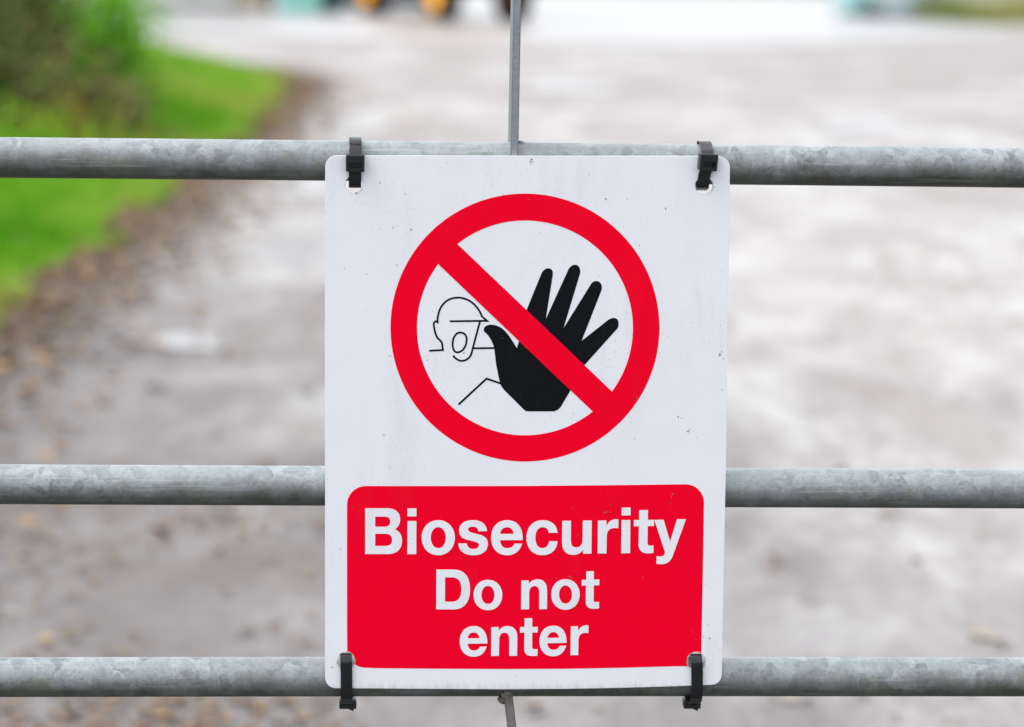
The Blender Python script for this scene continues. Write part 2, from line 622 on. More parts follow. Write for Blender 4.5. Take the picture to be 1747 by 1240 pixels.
# verge: low grassy bank
def verge_h(x, y):
    e = np.interp(y, EDGE_Y, EDGE_X)
    e = e + 0.07 * np.sin(y * 3.1) + 0.05 * np.sin(y * 7.7 + 1)
    d = np.clip(e - x, -0.3, 6)
    return d, np.clip(d, 0, 1.6) * 0.10 + np.clip(d - 1.3, 0, 5) * 0.10 + 0.02 * np.sin(x * 3) * np.sin(y * 2.3) * np.clip(d, 0, 1)


def soil_mat():
    t = NT('verge_soil')
    v = t.coord('Object')
    c = t.mix(t.noise(v, 5, 5), (0.03, 0.075, 0.008, 1), (0.05, 0.12, 0.012, 1))
    t.bump(t.noise(v, 30, 4), 0.5, 0.02)
    return t.out(c, 0.9, 0, 0.2)


nx, ny = 60, 150
ys = np.linspace(3.0, 29.4, ny)
V = []
for y in ys:
    e = edge_x(y) + 0.07 * math.sin(y * 3.1) + 0.05 * math.sin(y * 7.7 + 1)
    for k in range(nx):
        x = e + 0.02 - (k / (nx - 1)) ** 1.3 * (8.8 + e)
        d, h = verge_h(np.array(x), np.array(y))
        V.append((x, y, float(h) + 0.002))
F = np.array([(j * nx + k, (j + 1) * nx + k, (j + 1) * nx + k + 1, j * nx + k + 1) for j in range(ny - 1) for k in range(nx - 1)])
vo = link_mesh('verge', np_mesh('verge', np.array(V), F[:, ::-1].copy()), soil_mat())
setp(vo, kind='structure')

# grass blades
n = 75000
y = rng.uniform(3.0, 29.2, n)
e = np.interp(y, EDGE_Y, EDGE_X) + 0.07 * np.sin(y * 3.1) + 0.05 * np.sin(y * 7.7 + 1)
x = e + 0.05 - rng.uniform(0, 1, n) ** 1.6 * 5.2
d, h = verge_h(x, y)
hh = rng.uniform(0.05, 0.13, n) * np.clip(0.55 + d, 0.5, 1.5)
ang = rng.uniform(0, 2 * np.pi, n)
w = rng.uniform(0.004, 0.009, n)
lean = rng.normal(0, 0.45, (n, 2)) * hh[:, None]
B = np.stack([x, y, h], 1)
side = np.stack([np.cos(ang), np.sin(ang), np.zeros(n)], 1) * w[:, None]
mid = B + np.stack([lean[:, 0] * 0.35, lean[:, 1] * 0.35, hh * 0.6], 1)
tip = B + np.stack([lean[:, 0], lean[:, 1], hh], 1)
V = np.stack([B - side, B + side, mid + side * 0.7, mid - side * 0.7, tip + side * 0.15, tip - side * 0.15], 1)
b = np.arange(n)[:, None] * 6
F = np.concatenate([b + np.array([[0, 1, 2, 3]]), b + np.array([[3, 2, 4, 5]])])
patch = 0.5 + 0.3 * np.sin(x * 3.1 + 1) * np.sin(y * 1.7) + 0.25 * np.sin(x * 0.9 + y * 1.1) + 0.15 * np.sin(x * 7 + 2) * np.sin(y * 4.1)
tone = np.clip(patch + rng.normal(0, 0.25, n) + np.where(d < 0.15, 0.3, 0) + 0.03 * (y - 14), 0, 1)
M['grass'] = foliage_mat('grass_blades', [(0.07, 0.26, 0.008), (0.13, 0.37, 0.014), (0.22, 0.46, 0.035), (0.34, 0.43, 0.08)], 0.8, 0.4, spec=0.03)
go = link_mesh('grass', np_mesh('grass', V.reshape(-1, 3), F, np.repeat(tone, 6)), M['grass'])
setp(go, 'short bright green grass growing on the verge beside the track', 'grass', kind='stuff')

# leaf litter
M['leaf'] = foliage_mat('fallen_leaves', [(0.085, 0.048, 0.030), (0.15, 0.088, 0.056), (0.20, 0.135, 0.095), (0.26, 0.17, 0.085), (0.30, 0.175, 0.045)], 0.7, 0.0)


def litter(C, size):
    n = len(C)
    a = rng.uniform(0, 2 * np.pi, n)
    d = np.stack([np.cos(a), np.sin(a), rng.normal(0, 0.12, n)], 1)
    s = np.stack([-np.sin(a), np.cos(a), rng.normal(0, 0.12, n)], 1)
    L = (size * rng.uniform(0.55, 1.35, n))[:, None]
    W = L * rng.uniform(0.3, 0.45, n)[:, None]
    up = np.array([0, 0, 1.0])
    cu = (rng.uniform(0.05, 0.32, n))[:, None] * L
    V = np.empty((n, 8, 3))
    V[:, 0] = C - d * L * .55 + up * cu * .4
    V[:, 1] = C - d * L * .2
    V[:, 2] = C + d * L * .2
    V[:, 3] = C + d * L * .55 + up * cu * .7
    V[:, 4] = C - d * L * .22 + s * W + up * cu
    V[:, 5] = C + d * L * .25 + s * W * .9 + up * cu
    V[:, 6] = C - d * L * .22 - s * W + up * cu
    V[:, 7] = C + d * L * .25 - s * W * .9 + up * cu
    b = np.arange(n)[:, None] * 8
    F = np.concatenate([b + np.array([[0, 1, 4, 4]]), ]) if False else None
    T = np.concatenate([b + np.array([q]) for q in ([0, 1, 4], [1, 2, 4], [2, 5, 4], [2, 3, 5], [0, 6, 1], [1, 6, 2], [2, 6, 7], [2, 7, 3])])
    return V.reshape(-1, 3), T


n = 9500
y = 3.2 + rng.uniform(0, 1, n) ** 1.15 * 24
e = np.array([edge_x(q) for q in y])
wid = np.interp(y, [3, 8, 14, 20, 27], [0.26, 0.25, 0.24, 0.25, 0.24])
x = e + 0.02 + np.abs(rng.normal(0, 1, n)) * wid - np.where(rng.uniform(0, 1, n) < 0.22, rng.uniform(0, 0.35, n), 0)
d, h = verge_h(x, y)
C = np.stack([x, y, np.maximum(h, 0) + 0.012 + rng.uniform(0, 0.02, n)], 1)
V, T = litter(C, 0.035)
tone = np.repeat(np.clip(rng.beta(2.0, 1.9, n), 0, 1), 8)
lo = link_mesh('leaf_litter', np_mesh('leaf_litter', V, T, tone), M['leaf'])
setp(lo, 'brown fallen leaves drifted along the edge of the grass', 'leaf litter', kind='stuff')

# scattered fragments out on the track
n = 4200
px = rng.uniform(-250, 640, n); py = 780 + rng.uniform(0, 1, n) ** 0.8 * 620
C = []
for a, b_ in zip(px, py):
    p = ground(a, b_)
    q = 0.5 + 0.5 * math.sin(p.x * 5.3 + 1.2) * math.sin(p.y * 2.9)
    if rng.uniform() < q ** 1.6:
        C.append((p.x, p.y, 0.006))
for k in range(110):
    p = ground(rng.uniform(1150, 2000), rng.uniform(380, 1300)); C.append((p.x, p.y, 0.006))
for k in range(260):
    p = ground(rng.uniform(1450, 1900), rng.normal(470, 60)); C.append((p.x, p.y, 0.006))
C = np.array(C)
V, T = litter(C, 0.017)
lo2 = link_mesh('leaf_scraps', np_mesh('leaf_scraps', V, T, np.repeat(rng.uniform(0.1, 0.8, len(C)), 8)), M['leaf'])
setp(lo2, 'small brown leaf scraps trodden into the track surface', 'leaf scraps', kind='stuff')

# single leaves that can be told apart
M['leaf_tan'] = plain('pale_tan_leaf', (0.25, 0.215, 0.18), 0.7, var=0.25, scale=40)
M['leaf_yel'] = plain('yellow_leaf', (0.24, 0.19, 0.09), 0.7, var=0.25, scale=40)
M['leaf_brn'] = plain('brown_leaf', (0.12, 0.085, 0.068), 0.7, var=0.3, scale=40)
M['leaf_och'] = plain('ochre_leaf', (0.15, 0.10, 0.035), 0.7, var=0.3, scale=40)
LEAVES = [  # px, py, length m, material, label
    (1672, 1090, 0.046, 'leaf_tan', 'larger of two pale tan leaves lying together on the bare track'),
    (1706, 1104, 0.038, 'leaf_tan', 'smaller of two pale tan leaves lying together on the bare track'),
    (1527, 1230, 0.030, 'leaf_och', 'small ochre leaf alone on the grey track below the lowest rail'),
    (1385, 712, 0.040, 'leaf_yel', 'single pale yellow leaf on the whitish wet part of the track'),
    (1322, 962, 0.030, 'leaf_brn', 'tiny dark brown leaf above another on the open grey track'),
    (1391, 1036, 0.028, 'leaf_brn', 'tiny blackish leaf by itself on the open grey track'),
    (1020, 1212, 0.038, 'leaf_tan', 'pale pinkish leaf on the ground under the sign'),
    (911, 1218, 0.034, 'leaf_tan', 'pale leaf on the ground beside the bent lower bar'),
    (134, 939, 0.042, 'leaf_och', 'ochre leaf alone among the scraps below the middle rail'),
    (76, 1098, 0.036, 'leaf_yel', 'small yellow leaf just above the lowest rail'),
    (118, 1092, 0.036, 'leaf_och', 'ochre leaf next to a small yellow leaf above the lowest rail'),
    (392, 892, 0.034, 'leaf_brn', 'brown leaf close under the middle rail'),
    (273, 916, 0.048, 'leaf_brn', 'broad brown leaf among pinkish scraps below the middle rail'),
    (382, 1018, 0.040, 'leaf_brn', 'dark reddish brown leaf midway between the two lower rails'),
    (418, 1086, 0.034, 'leaf_yel', 'greenish yellow leaf above the lowest rail'),
    (525, 676, 0.044, 'leaf_tan', 'small tan leaf on the track near the edge of the sign'),
    (520, 742, 0.040, 'leaf_yel', 'pale yellow leaf on the track above the middle rail'),
    (428, 722, 0.032, 'leaf_brn', 'small dark leaf on the track between two rails'),
    (1512, 878, 0.045, 'leaf_tan', 'pale leaf just under the middle rail on the bare track'),
    (1342, 1200, 0.040, 'leaf_tan', 'whitish leaf under the lowest rail on the bare track'),
    (1562, 965, 0.036, 'leaf_tan', 'whitish leaf between the lower rails on the bare track'),
    (268, 664, 0.055, 'leaf_brn', 'large reddish brown leaf on the track beyond the middle rail'),
    (390, 612, 0.050, 'leaf_brn', 'reddish brown leaf lying past the end of a long puddle'),
]
for i, (px, py, L, mk, lab) in enumerate(LEAVES):
    p = ground(px, py)
    V, T = litter(np.array([[0.0, 0.0, 0.002]]), L)
    lf = link_mesh('fallen_leaf', np_mesh('fallen_leaf', V, T), M[mk])
    lf.location = (p.x, p.y, 0.005)
    setp(lf, lab, 'leaf', 'single fallen leaves on the track')


# hedge bank on the left: separate shrubs
def shrub(name, label, c, rad, hgt, nleaf, size, mat, stems, stem_mat, seed, up=0.3, tone_bias=0.0, aspect=0.55):
    rg = np.random.default_rng(seed)
    d0, h0 = verge_h(np.array(c[0]), np.array(c[1]))
    base = Vector((c[0], c[1], float(h0)))
    root = empty(name, base)
    setp(root, label, 'shrub', 'hedge shrubs on the bank')
    mb = MB()
    tips = []
    for k in range(stems):
        a = rg.uniform(0, 6.283); rr = rg.uniform(0.15, 0.95) * rad
        p0 = base + Vector((rg.normal(0, .12) * rad, rg.normal(0, .12) * rad, -0.05))
        top = base + Vector((math.cos(a) * rr, math.sin(a) * rr, hgt * rg.uniform(0.55, 1.0)))
        midp = (p0 + top) / 2 + Vector((rg.normal(0, .12), rg.normal(0, .12), rg.uniform(0, .3) * hgt))
        pts = []
        for q in range(7):
            s = q / 6
            pts.append(p0 * (1 - s) ** 2 + midp * 2 * s * (1 - s) + top * s * s)
        r0 = rg.uniform(0.008, 0.022)
        mb.tube(pts, [r0 * (1 - 0.75 * q / 6) for q in range(7)], 6, cap=False)
        tips.append(pts)
    mb.build('stems', stem_mat, root)
    # clumps along the stems
    C, tn = [], []
    ncl = max(10, nleaf // 140)
    for k in range(ncl):
        pts = tips[rg.integers(len(tips))]
        q = pts[rg.integers(1, 7)] + Vector(rg.normal(0, 0.16, 3) * rad)
        m = nleaf // ncl
        cl = np.array(q) + rg.normal(0, 1, (m, 3)) * rg.uniform(0.07, 0.2) * np.array([1, 1, 0.8])
        C.append(cl)
        tn.append(np.clip(rg.uniform(0.1, 0.9) + tone_bias + rg.normal(0, 0.12, m), 0, 1))
    C = np.concatenate(C); tn = np.concatenate(tn)
    C[:, 2] = np.maximum(C[:, 2], base.z + 0.03)
    V, F, tt = leaf_cloud(C, size, up, aspect, tn, rg)
    link_mesh('crown', np_mesh('crown', V, F, tt), mat, root)
    return root


M['bramble'] = foliage_mat('bramble_leaves', [(0.045, 0.105, 0.012), (0.10, 0.175, 0.03), (0.17, 0.215, 0.06), (0.20, 0.14, 0.07)], 0.5, 0.2)
M['ivy'] = foliage_mat('dark_hedge_leaves', [(0.022, 0.06, 0.006), (0.05, 0.11, 0.014), (0.10, 0.17, 0.03)], 0.45, 0.2)
M['lime'] = foliage_mat('lime_leaves', [(0.10, 0.34, 0.005), (0.16, 0.44, 0.008), (0.24, 0.50, 0.02)], 0.5, 0.45)
M['dry'] = foliage_mat('dry_bracken', [(0.10, 0.055, 0.035), (0.19, 0.12, 0.075), (0.15, 0.13, 0.06)], 0.8, 0.15)
M['yellowing'] = foliage_mat('yellowing_leaves', [(0.16, 0.20, 0.03), (0.30, 0.25, 0.04), (0.38, 0.27, 0.05)], 0.6, 0.3)
M['stem'] = plain('bramble_stem', (0.11, 0.075, 0.05), 0.8, var=0.4, scale=20)

shrub('bramble_bush', 'olive and brown bramble bush with arching stems on the bank', (-2.85, 16.2), 0.42, 1.1, 7000, 0.055, M['bramble'], 30, M['stem'], 11)
shrub('hedge_shrub', 'dark green hedge shrub, the tallest on the bank', (-3.95, 18.9), 0.95, 2.4, 12000, 0.06, M['ivy'], 26, M['stem'], 12)
shrub('leafy_shrub', 'bright lime green leafy shrub standing out from the dark hedge', (-2.60, 18.0), 0.26, 0.58, 3600, 0.07, M['lime'], 14, M['stem'], 13)
shrub('dry_bracken', 'dry brown bracken clump in the middle of the hedge', (-2.50, 14.7), 0.25, 0.46, 1000, 0.05, M['dry'], 26, M['stem'], 14)
shrub('bramble_bush', 'low grey green bramble at the foot of the lime shrub', (-2.24, 15.5), 0.24, 0.34, 1900, 0.05, M['bramble'], 20, M['stem'], 15, tone_bias=0.1)
shrub('yellowing_shrub', 'low plant with yellowing leaves where hedge meets grass', (-2.08, 14.5), 0.12, 0.14, 260, 0.055, M['yellowing'], 12, M['stem'], 16)
shrub('yellowing_shrub', 'small yellow leaved plant beside the dry bracken', (-2.28, 14.2), 0.12, 0.15, 240, 0.055, M['yellowing'], 10, M['stem'], 17)
shrub('hedge_shrub', 'deep green hedge shrub at the far end of the bank', (-4.35, 23.3), 0.9, 2.0, 9000, 0.07, M['ivy'], 22, M['stem'], 18)
shrub('bramble_bush', 'brown stemmed bramble nearest the gate', (-2.78, 14.3), 0.38, 0.8, 4200, 0.055, M['bramble'], 34, M['stem'], 19)
shrub('leafy_shrub', 'fresh green shrub with small leaves under the hedge', (-2.95, 21.2), 0.25, 0.4, 1500, 0.06, M['grass'], 12, M['stem'], 20)
shrub('leafy_shrub', 'low fresh green growth in front of the dry bracken', (-2.30, 13.8), 0.22, 0.10, 900, 0.05, M['grass'], 12, M['stem'], 21)

# ------------------------------------------------------------------ far farmyard
M['clad'] = plain('pale_cladding', (0.62, 0.62, 0.60), 0.5, var=0.08, scale=1.5)
M['plinth'] = plain('dark_plinth', (0.10, 0.10, 0.10), 0.85, var=0.3, scale=3)
M['roof'] = plain('grey_roof_sheet', (0.24, 0.25, 0.26), 0.6, var=0.2, scale=1)
M['cream'] = plain('cream_door', (0.62, 0.54, 0.42), 0.6, var=0.1, scale=2)
M['timber'] = plain('weathered_timber', (0.17, 0.13, 0.10), 0.85, var=0.35, scale=9)
M['aqua'] = plain('aqua_plastic', (0.28, 0.62, 0.58), 0.45, var=0.08, scale=2)
M['teal'] = plain('teal_plastic', (0.05, 0.24, 0.25), 0.45, var=0.1, scale=2)
M['wrap'] = plain('aqua_bale_wrap', (0.36, 0.60, 0.62), 0.3, var=0.12, scale=5, bump=0.3)
M['wrap2'] = plain('grey_blue_bale_wrap', (0.36, 0.45, 0.47), 0.3, var=0.12, scale=5, bump=0.3)
M['render'] = plain('cream_render', (0.56, 0.53, 0.43), 0.85, var=0.12, scale=1.2)
M['weed'] = foliage_mat('weed_leaves', [(0.11, 0.17, 0.03), (0.24, 0.27, 0.06), (0.36, 0.34, 0.12)], 0.6, 0.3)
M['orange'] = plain('machine_orange', (0.90, 0.40, 0.012), 0.42, var=0.1, scale=3, spec=0.5)
M['tyre'] = plain('tyre_rubber', (0.022, 0.021, 0.020), 0.8, var=0.3, scale=8)
M['dark'] = plain('dark_machine_steel', (0.04, 0.04, 0.042), 0.6, var=0.3, scale=6)
M['glass'] = NT('cab_glass').out((0.03, 0.04, 0.045, 1), 0.06, 0, 0.6)

# shed
sh = empty('farm_shed', (-10.2, 51.6, 0.0))
setp(sh, 'pale clad farm shed with a dark plinth across the yard', 'shed')
mb = MB(); mb.box((-10.2, 51.6, 0.045), (11.4, 5.0, 0.09)); mb.build('plinth', M['plinth'], sh)
for k in range(11):
    mb = MB()
    x0 = -15.65 + k * 1.0
    for j in range(5):
        mb.box((x0 + 0.1 + j * 0.2, 49.12 - (0.015 if j % 2 else 0), 1.62), (0.198, 0.05, 3.04))
    mb.build('cladding_sheet', M['clad'], sh)
mb = MB(); mb.box((-10.15, 51.7, 1.60), (11.0, 4.7, 3.0)); mb.build('core_wall', M['clad'], sh)
mb = MB()
for q in (-1, 1):
    mb.box((-10.2, 51.6 + q * 1.35, 3.66), (11.8, 3.0, 0.06), Matrix.Rotation(-q * R(20), 3, 'X'))
mb.build('roof', M['roof'], sh)
mb = MB(); mb.box((-4.42, 49.3, 1.13), (0.44, 0.06, 2.1), rz=R(8)); mb.build('door', M['cream'], sh)
pst = MB(); pst.tube([(-4.06, 48.7, 0), (-4.06, 48.7, 0.7), (-4.04, 48.7, 1.45)], [0.11, 0.105, 0.10], 10)
setp(pst.build('timber_post', M['timber'], None, (-4.06, 48.7, 0)), 'stout brown timber post between the shed and the aqua bin', 'post')

# aqua bin and teal barrel
bn = empty('storage_bin', (-3.46, 47.6, 0)); setp(bn, 'light aqua plastic storage bin standing in the yard', 'bin')
mb = MB()
vs, fs = [], []
for (hw, hd, z) in ((0.31, 0.28, 0.02), (0.36, 0.33, 0.62)):
    vs += [(-3.46 - hw, 47.6 - hd, z), (-3.46 + hw, 47.6 - hd, z), (-3.46 + hw, 47.6 + hd, z), (-3.46 - hw, 47.6 + hd, z)]
mb.add(vs, [(3, 2, 1, 0), (0, 1, 5, 4), (1, 2, 6, 5), (2, 3, 7, 6), (3, 0, 4, 7), (4, 5, 6, 7)])
for q in (-0.15, 0.15):
    mb.box((-3.46 + q, 47.6, 0.30), (0.03, 0.66, 0.5))
mb.build('tub', M['aqua'], bn)
mb = MB(); mb.box((-3.46, 47.6, 0.655), (0.78, 0.72, 0.06)); mb.box((-3.46, 47.6, 0.70), (0.6, 0.55, 0.03)); mb.build('lid', M['aqua'], bn)
br = empty('barrel', (-3.03, 48.3, 0)); setp(br, 'dark teal plastic barrel next to the aqua bin', 'barrel')
mb = MB(); mb.lathe([(0.0, 0.0), (0.18, 0.0), (0.2, 0.03), (0.2, 0.3), (0.215, 0.32), (0.2, 0.34), (0.2, 0.6), (0.215, 0.62), (0.2, 0.64), (0.19, 0.9), (0.0, 0.9)], (-3.03, 48.3, 0), (0, 0, 1), 24); mb.build('drum', M['teal'], br)
mb = MB(); mb.lathe([(0.05, 0.9), (0.05, 0.93), (0.0, 0.93)], (-2.97, 48.3, 0), (0, 0, 1), 12); mb.build('bung', M['dark'], br)


# wheeled loader
def wheel(parent, c, ax, r, w, side):
    t = MB()
    prof = [(r * 0.70, -w * 0.42), (r * 0.86, -w * 0.5), (r * 0.96, -w * 0.42), (r, -w * 0.25), (r, w * 0.25), (r * 0.96, w * 0.42), (r * 0.86, w * 0.5), (r * 0.70, w * 0.42)]
    t.lathe(prof, c, ax, 36)
    a = Vector(ax).normalized(); ref = a.cross(Vector((0, 0, 1))).normalized(); b = a.cross(ref)
    for k in range(22):
        an = 2 * math.pi * k / 22
        for s in (-1, 1):
            rd = ref * math.cos(an + s * 0.07) + b * math.sin(an + s * 0.07)
            tg = a.cross(rd)
            Mx = Matrix((a, tg, rd)).transposed()
            t.box(Vector(c) + rd * (r * 0.975) + a * (s * w * 0.22), (w * 0.46, 0.04, 0.05), Mx)
    wl_ = t.build('wheel', M['tyre'], parent)
    t = MB()
    t.lathe([(r * 0.73, -w * 0.36), (r * 0.72, side * w * 0.46), (r * 0.66, side * w * 0.46), (r * 0.5, side * w * 0.22), (r * 0.22, side * w * 0.26), (r * 0.2, side * w * 0.44), (0.0, side * w * 0.44)], c, ax, 28)
    t.build('rim', M['orange'], wl_)


W_near = Vector((-1.09, 44.0, 0)); dfr = Vector((-0.36, 0.933, 0)); dax = Vector((0.933, 0.36, 0))
ld_c = W_near + dfr * 1.6 + dax * 0.55
ld = empty('wheel_loader', ld_c, 0)
setp(ld, 'orange wheeled loader with orange hubs parked in the yard', 'loader')
MR = Matrix((dax, -dfr, Vector((0, 0, 1)))).transposed()
for f in (0, 3.2):
    for s in (0, 1.1):
        c = W_near + dfr * f + dax * s + Vector((0, 0, 0.53))
        wheel(ld, c, dax, 0.53, 0.32, -1 if s == 0 else 1)
L_ = lambda a, f, z: ld_c + dax * a + dfr * f + Vector((0, 0, z))
mb = MB(); mb.box(L_(0, 0, 0.62), (0.62, 4.1, 0.34), MR); mb.box(L_(0, -1.6, 0.5), (0.9, 0.16, 0.16), MR); mb.box(L_(0, 1.6, 0.5), (0.9, 0.16, 0.16), MR)
mb.build('chassis', M['dark'], ld)
mb = MB(); mb.box(L_(0, -1.5, 1.15), (1.2, 1.3, 0.72), MR); mb.box(L_(0, -1.55, 1.54), (1.05, 1.1, 0.1), MR); mb.build('hood', M['orange'], ld)
mb = MB(); mb.box(L_(0, 0.1, 1.0), (1.3, 1.3, 0.5), MR); mb.box(L_(0, 0.1, 2.42), (1.3, 1.4, 0.12), MR)
for a in (-0.6, 0.6):
    for f in (-0.52, 0.72):
        mb.box(L_(a, f, 1.8), (0.09, 0.09, 1.2), MR)
mb.build('cab', M['orange'], ld)
mb = MB(); mb.box(L_(0, 0.1, 1.8), (1.2, 1.22, 1.1), MR); mb.build('cab_window', M['glass'], ld)
for a in (-0.48, 0.48):
    mb = MB(); mb.tube([L_(a, 0.75, 1.4), L_(a, 2.1, 1.2), L_(a, 2.95, 0.5)], 0.09, 8); mb.build('lift_arm', M['orange'], ld)
mb = MB()
vs, fs = [], []
prof = [(2.35, 0.75), (2.3, 0.3), (2.55, 0.12), (3.2, 0.10), (3.2, 0.14), (2.6, 0.17), (2.37, 0.33), (2.42, 0.75)]
for a in (-0.95, 0.95):
    vs += [L_(a, f + 0.55, z) for f, z in prof]
k = len(prof)
fs = [(i, (i + 1) % k, k + (i + 1) % k, k + i) for i in range(k)]
mb.add(vs, fs)
for a in (-0.95, 0.95):
    v2 = [L_(a + o, f + 0.55, z) for o in (-0.02, 0.02) for f, z in ((2.36, 0.75), (2.32, 0.3), (2.56, 0.13), (3.15, 0.12))]
    mb.add(v2, [(0, 1, 2, 3), (7, 6, 5, 4), (0, 4, 5, 1), (1, 5, 6, 2), (2, 6, 7, 3), (3, 7, 4, 0)])
mb.build('bucket', M['dark'], ld)


# wrapped bales
def bale(c, ang, r, w, mat, label):
    a = Vector((math.cos(ang), math.sin(ang), 0))
    o = MB()
    o.lathe([(0.0, -w / 2), (r * 0.6, -w / 2 - 0.02), (r * 0.9, -w / 2 + 0.02), (r, -w / 2 + 0.14), (r * 1.01, -w / 4), (r * 0.99, 0), (r * 1.01, w / 4), (r, w / 2 - 0.14), (r * 0.9, w / 2 - 0.02), (r * 0.6, w / 2 + 0.02), (0.0, w / 2)], c, a, 40)
    return setp(o.build('wrapped_bale', mat, None, (c[0], c[1], 0)), label, 'bale', 'wrapped bales by the wall')


b1 = ground(1492, 30); b2 = ground(1562, 12)
bale((b1.x, b1.y + 0.4, 0.52), R(20), 0.55, 1.15, M['wrap'], 'light aqua wrapped bale lying at the edge of the yard')
bale((6.55, 50.2, 0.54), R(70), 0.56, 1.15, M['wrap2'], 'grey blue wrapped bale behind the light aqua one')

# cream wall and weeds on the right
mb = MB(); mb.box((12.0, 51.5, 0.8), (9.8, 0.3, 1.6)); mb.box((12.0, 51.5, 1.64), (9.9, 0.4, 0.08))
setp(mb.build('rendered_wall', M['render'], None, (12.0, 51.5, 0)), 'low cream rendered wall behind the weeds', 'wall')
n = 5200
x = rng.uniform(6.5, 13.5, n); y = 46.0 + rng.uniform(0, 1, n) * 4.6 - (x - 6.5) * 0.05
C = np.stack([x, y, np.abs(rng.normal(0, 0.16, n)) + 0.03 + 0.05 * np.sin(x * 4)], 1)
V, F, tt = leaf_cloud(C, 0.12, 0.2, 0.35, np.clip(0.45 + 0.3 * np.sin(x * 2.6) + rng.normal(0, 0.2, n), 0, 1))
wd = link_mesh('weeds', np_mesh('weeds', V, F, tt), M['weed'])
setp(wd, 'yellow green weeds growing along the foot of the cream wall', 'weeds', kind='stuff')

# ------------------------------------------------------------------ gate
RAIL_PX = [((0, 268.0), (1747, 287.5)), ((0, 824.5), (1747, 834.8)), ((0, 1155.5), (1747, 1155.2))]
rails = []
for (a, b) in RAIL_PX:
    ua, za = on_plane(*a, 0.0); ub, zb = on_plane(*b, 0.0)
    k = (zb - za) / (ub - ua)
    rails.append((za - k * ua, k))


def rail_z(i, u):
    return rails[i][0] + rails[i][1] * u


zt, zm, zb_ = rails[0][0], rails[1][0], rails[2][0]
U0, U1 = -1.55, 1.75
gate = empty('field_gate', gp(U0, 0.0, 0.0))
setp(gate, 'galvanised tubular steel field gate carrying the red and white sign', 'gate')


def rail_mesh(z0, k, seed):
    """tube with a weld seam low on its face; V of the UV runs from top (0) to underside (1)"""
    seg = 48; nl = 60
    vs, fs, uv = [], [], []
    rr = random.Random(seed)
    ph = [rr.uniform(0, 6.28) for _ in range(3)]
    for i in range(nl + 1):
        u = U0 + (U1 - U0) * i / nl
        wob = 0.0006 * math.sin(u * 3 + ph[0])
        for j in range(seg):
            an = 2 * math.pi * j / seg                # 0 = top, growing towards the camera side
            r = RAIL_R
            da = an - R(128)
            r -= 0.0006 * math.exp(-(da / 0.05) ** 2)
            r += 0.00025 * math.exp(-((da - 0.13) / 0.06) ** 2)
            vs.append(gp(u, z0 + k * u + wob + r * math.cos(an), r * math.sin(an)))
    for i in range(nl):
        for j in range(seg):
            j2 = (j + 1) % seg
            fs.append((i * seg + j, (i + 1) * seg + j, (i + 1) * seg + j2, i * seg + j2))
            for (a, jj) in ((i, j), (i + 1, j), (i + 1, j + 1), (i, j + 1)):
                v = jj / seg * 2
                uv.append((a / nl * 30, v if v <= 1 else 2 - v))
    me = bpy.data.meshes.new('rail')
    me.from_pydata([tuple(v) for v in vs], [], fs)
    ul = me.uv_layers.new(name='UVMap')
    ul.data.foreach_set('uv', np.array(uv, dtype=np.float32).ravel())
    me.polygons.foreach_set('use_smooth', [True] * len(fs))
    me.update()
    return me


zl = [(zt + 0.255, rails[0][1]), rails[0], rails[1], rails[2], (zb_ - 0.125, rails[2][1]), (zb_ - 0.24, rails[2][1])]
for i, (z0, k) in enumerate(zl):
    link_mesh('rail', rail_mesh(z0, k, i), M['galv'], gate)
zbot = zl[-1][0]; ztop = zl[0][0]
for u in (U0, U1):
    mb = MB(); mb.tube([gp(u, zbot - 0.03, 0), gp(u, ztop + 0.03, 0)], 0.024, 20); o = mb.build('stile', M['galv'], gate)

# vertical flat bar: thin edge to the camera, rails pass through it
def flat_bar(pts, width, depth0, depth1, mat, name='flat_bar'):
    """pts: (u, z) centre line of the front edge"""
    vs, fs = [], []
    for (u, z) in pts:
        for (du, off) in ((-width / 2, depth1), (width / 2, depth1), (width / 2, depth0), (-width / 2, depth0)):
            vs.append(gp(u + du, z, off))
    n = len(pts)
    for i in range(n - 1):
        for j in range(4):
            j2 = (j + 1) % 4
            fs.append((i * 4 + j, i * 4 + j2, (i + 1) * 4 + j2, (i + 1) * 4 + j))
    fs += [(0, 1, 2, 3), tuple(reversed([(n - 1) * 4 + q for q in range(4)]))]
    mb = MB(); mb.add(vs, fs)
    me = mb.mesh(name)
    bm = bmesh.new(); bm.from_mesh(me)
    ed = [e for e in bm.edges if len(e.link_faces) == 2 and e.calc_face_angle(0) > 1.0]
    bmesh.ops.bevel(bm, geom=ed, offset=0.0008, segments=2, affect='EDGES')
    bm.to_mesh(me); bm.free()
    return link_mesh(name, me, mat, gate)


BF = RAIL_R + 0.0010
ua, za = on_plane(882.7, 0, BF); ub, zb2 = on_plane(878.0, 250, BF)
k = (ub - ua) / (zb2 - za)
uc, zc = on_plane(867.5, 1186, BF - 0.004)
flat_bar([(ua + k * (ztop - za), ztop), (ua, za), (ub, zb2), (ub + k * (zm - zb2) * 0.6, zm), (uc, zb_)], 0.0057, -0.026, BF, M['bar'])
ud, zd = on_plane(873.2, 1240, 0.0)
ue, ze = on_plane(866.8, 1186, 0.0)
kk = (ud - ue) / (zd - ze)
flat_bar([(ue - 0.0005, ze + 0.012), (ue, ze), (ud, zd), (ud + kk * 0.6 * (zbot - zd), zbot)], 0.0066, -0.012, 0.010, M['bar_dirty'], 'bent_bar')
for du in (-0.82, 0.80):
    flat_bar([(ub + du, ztop), (ub + du, zbot)], 0.0057, -0.026, BF, M['bar'])


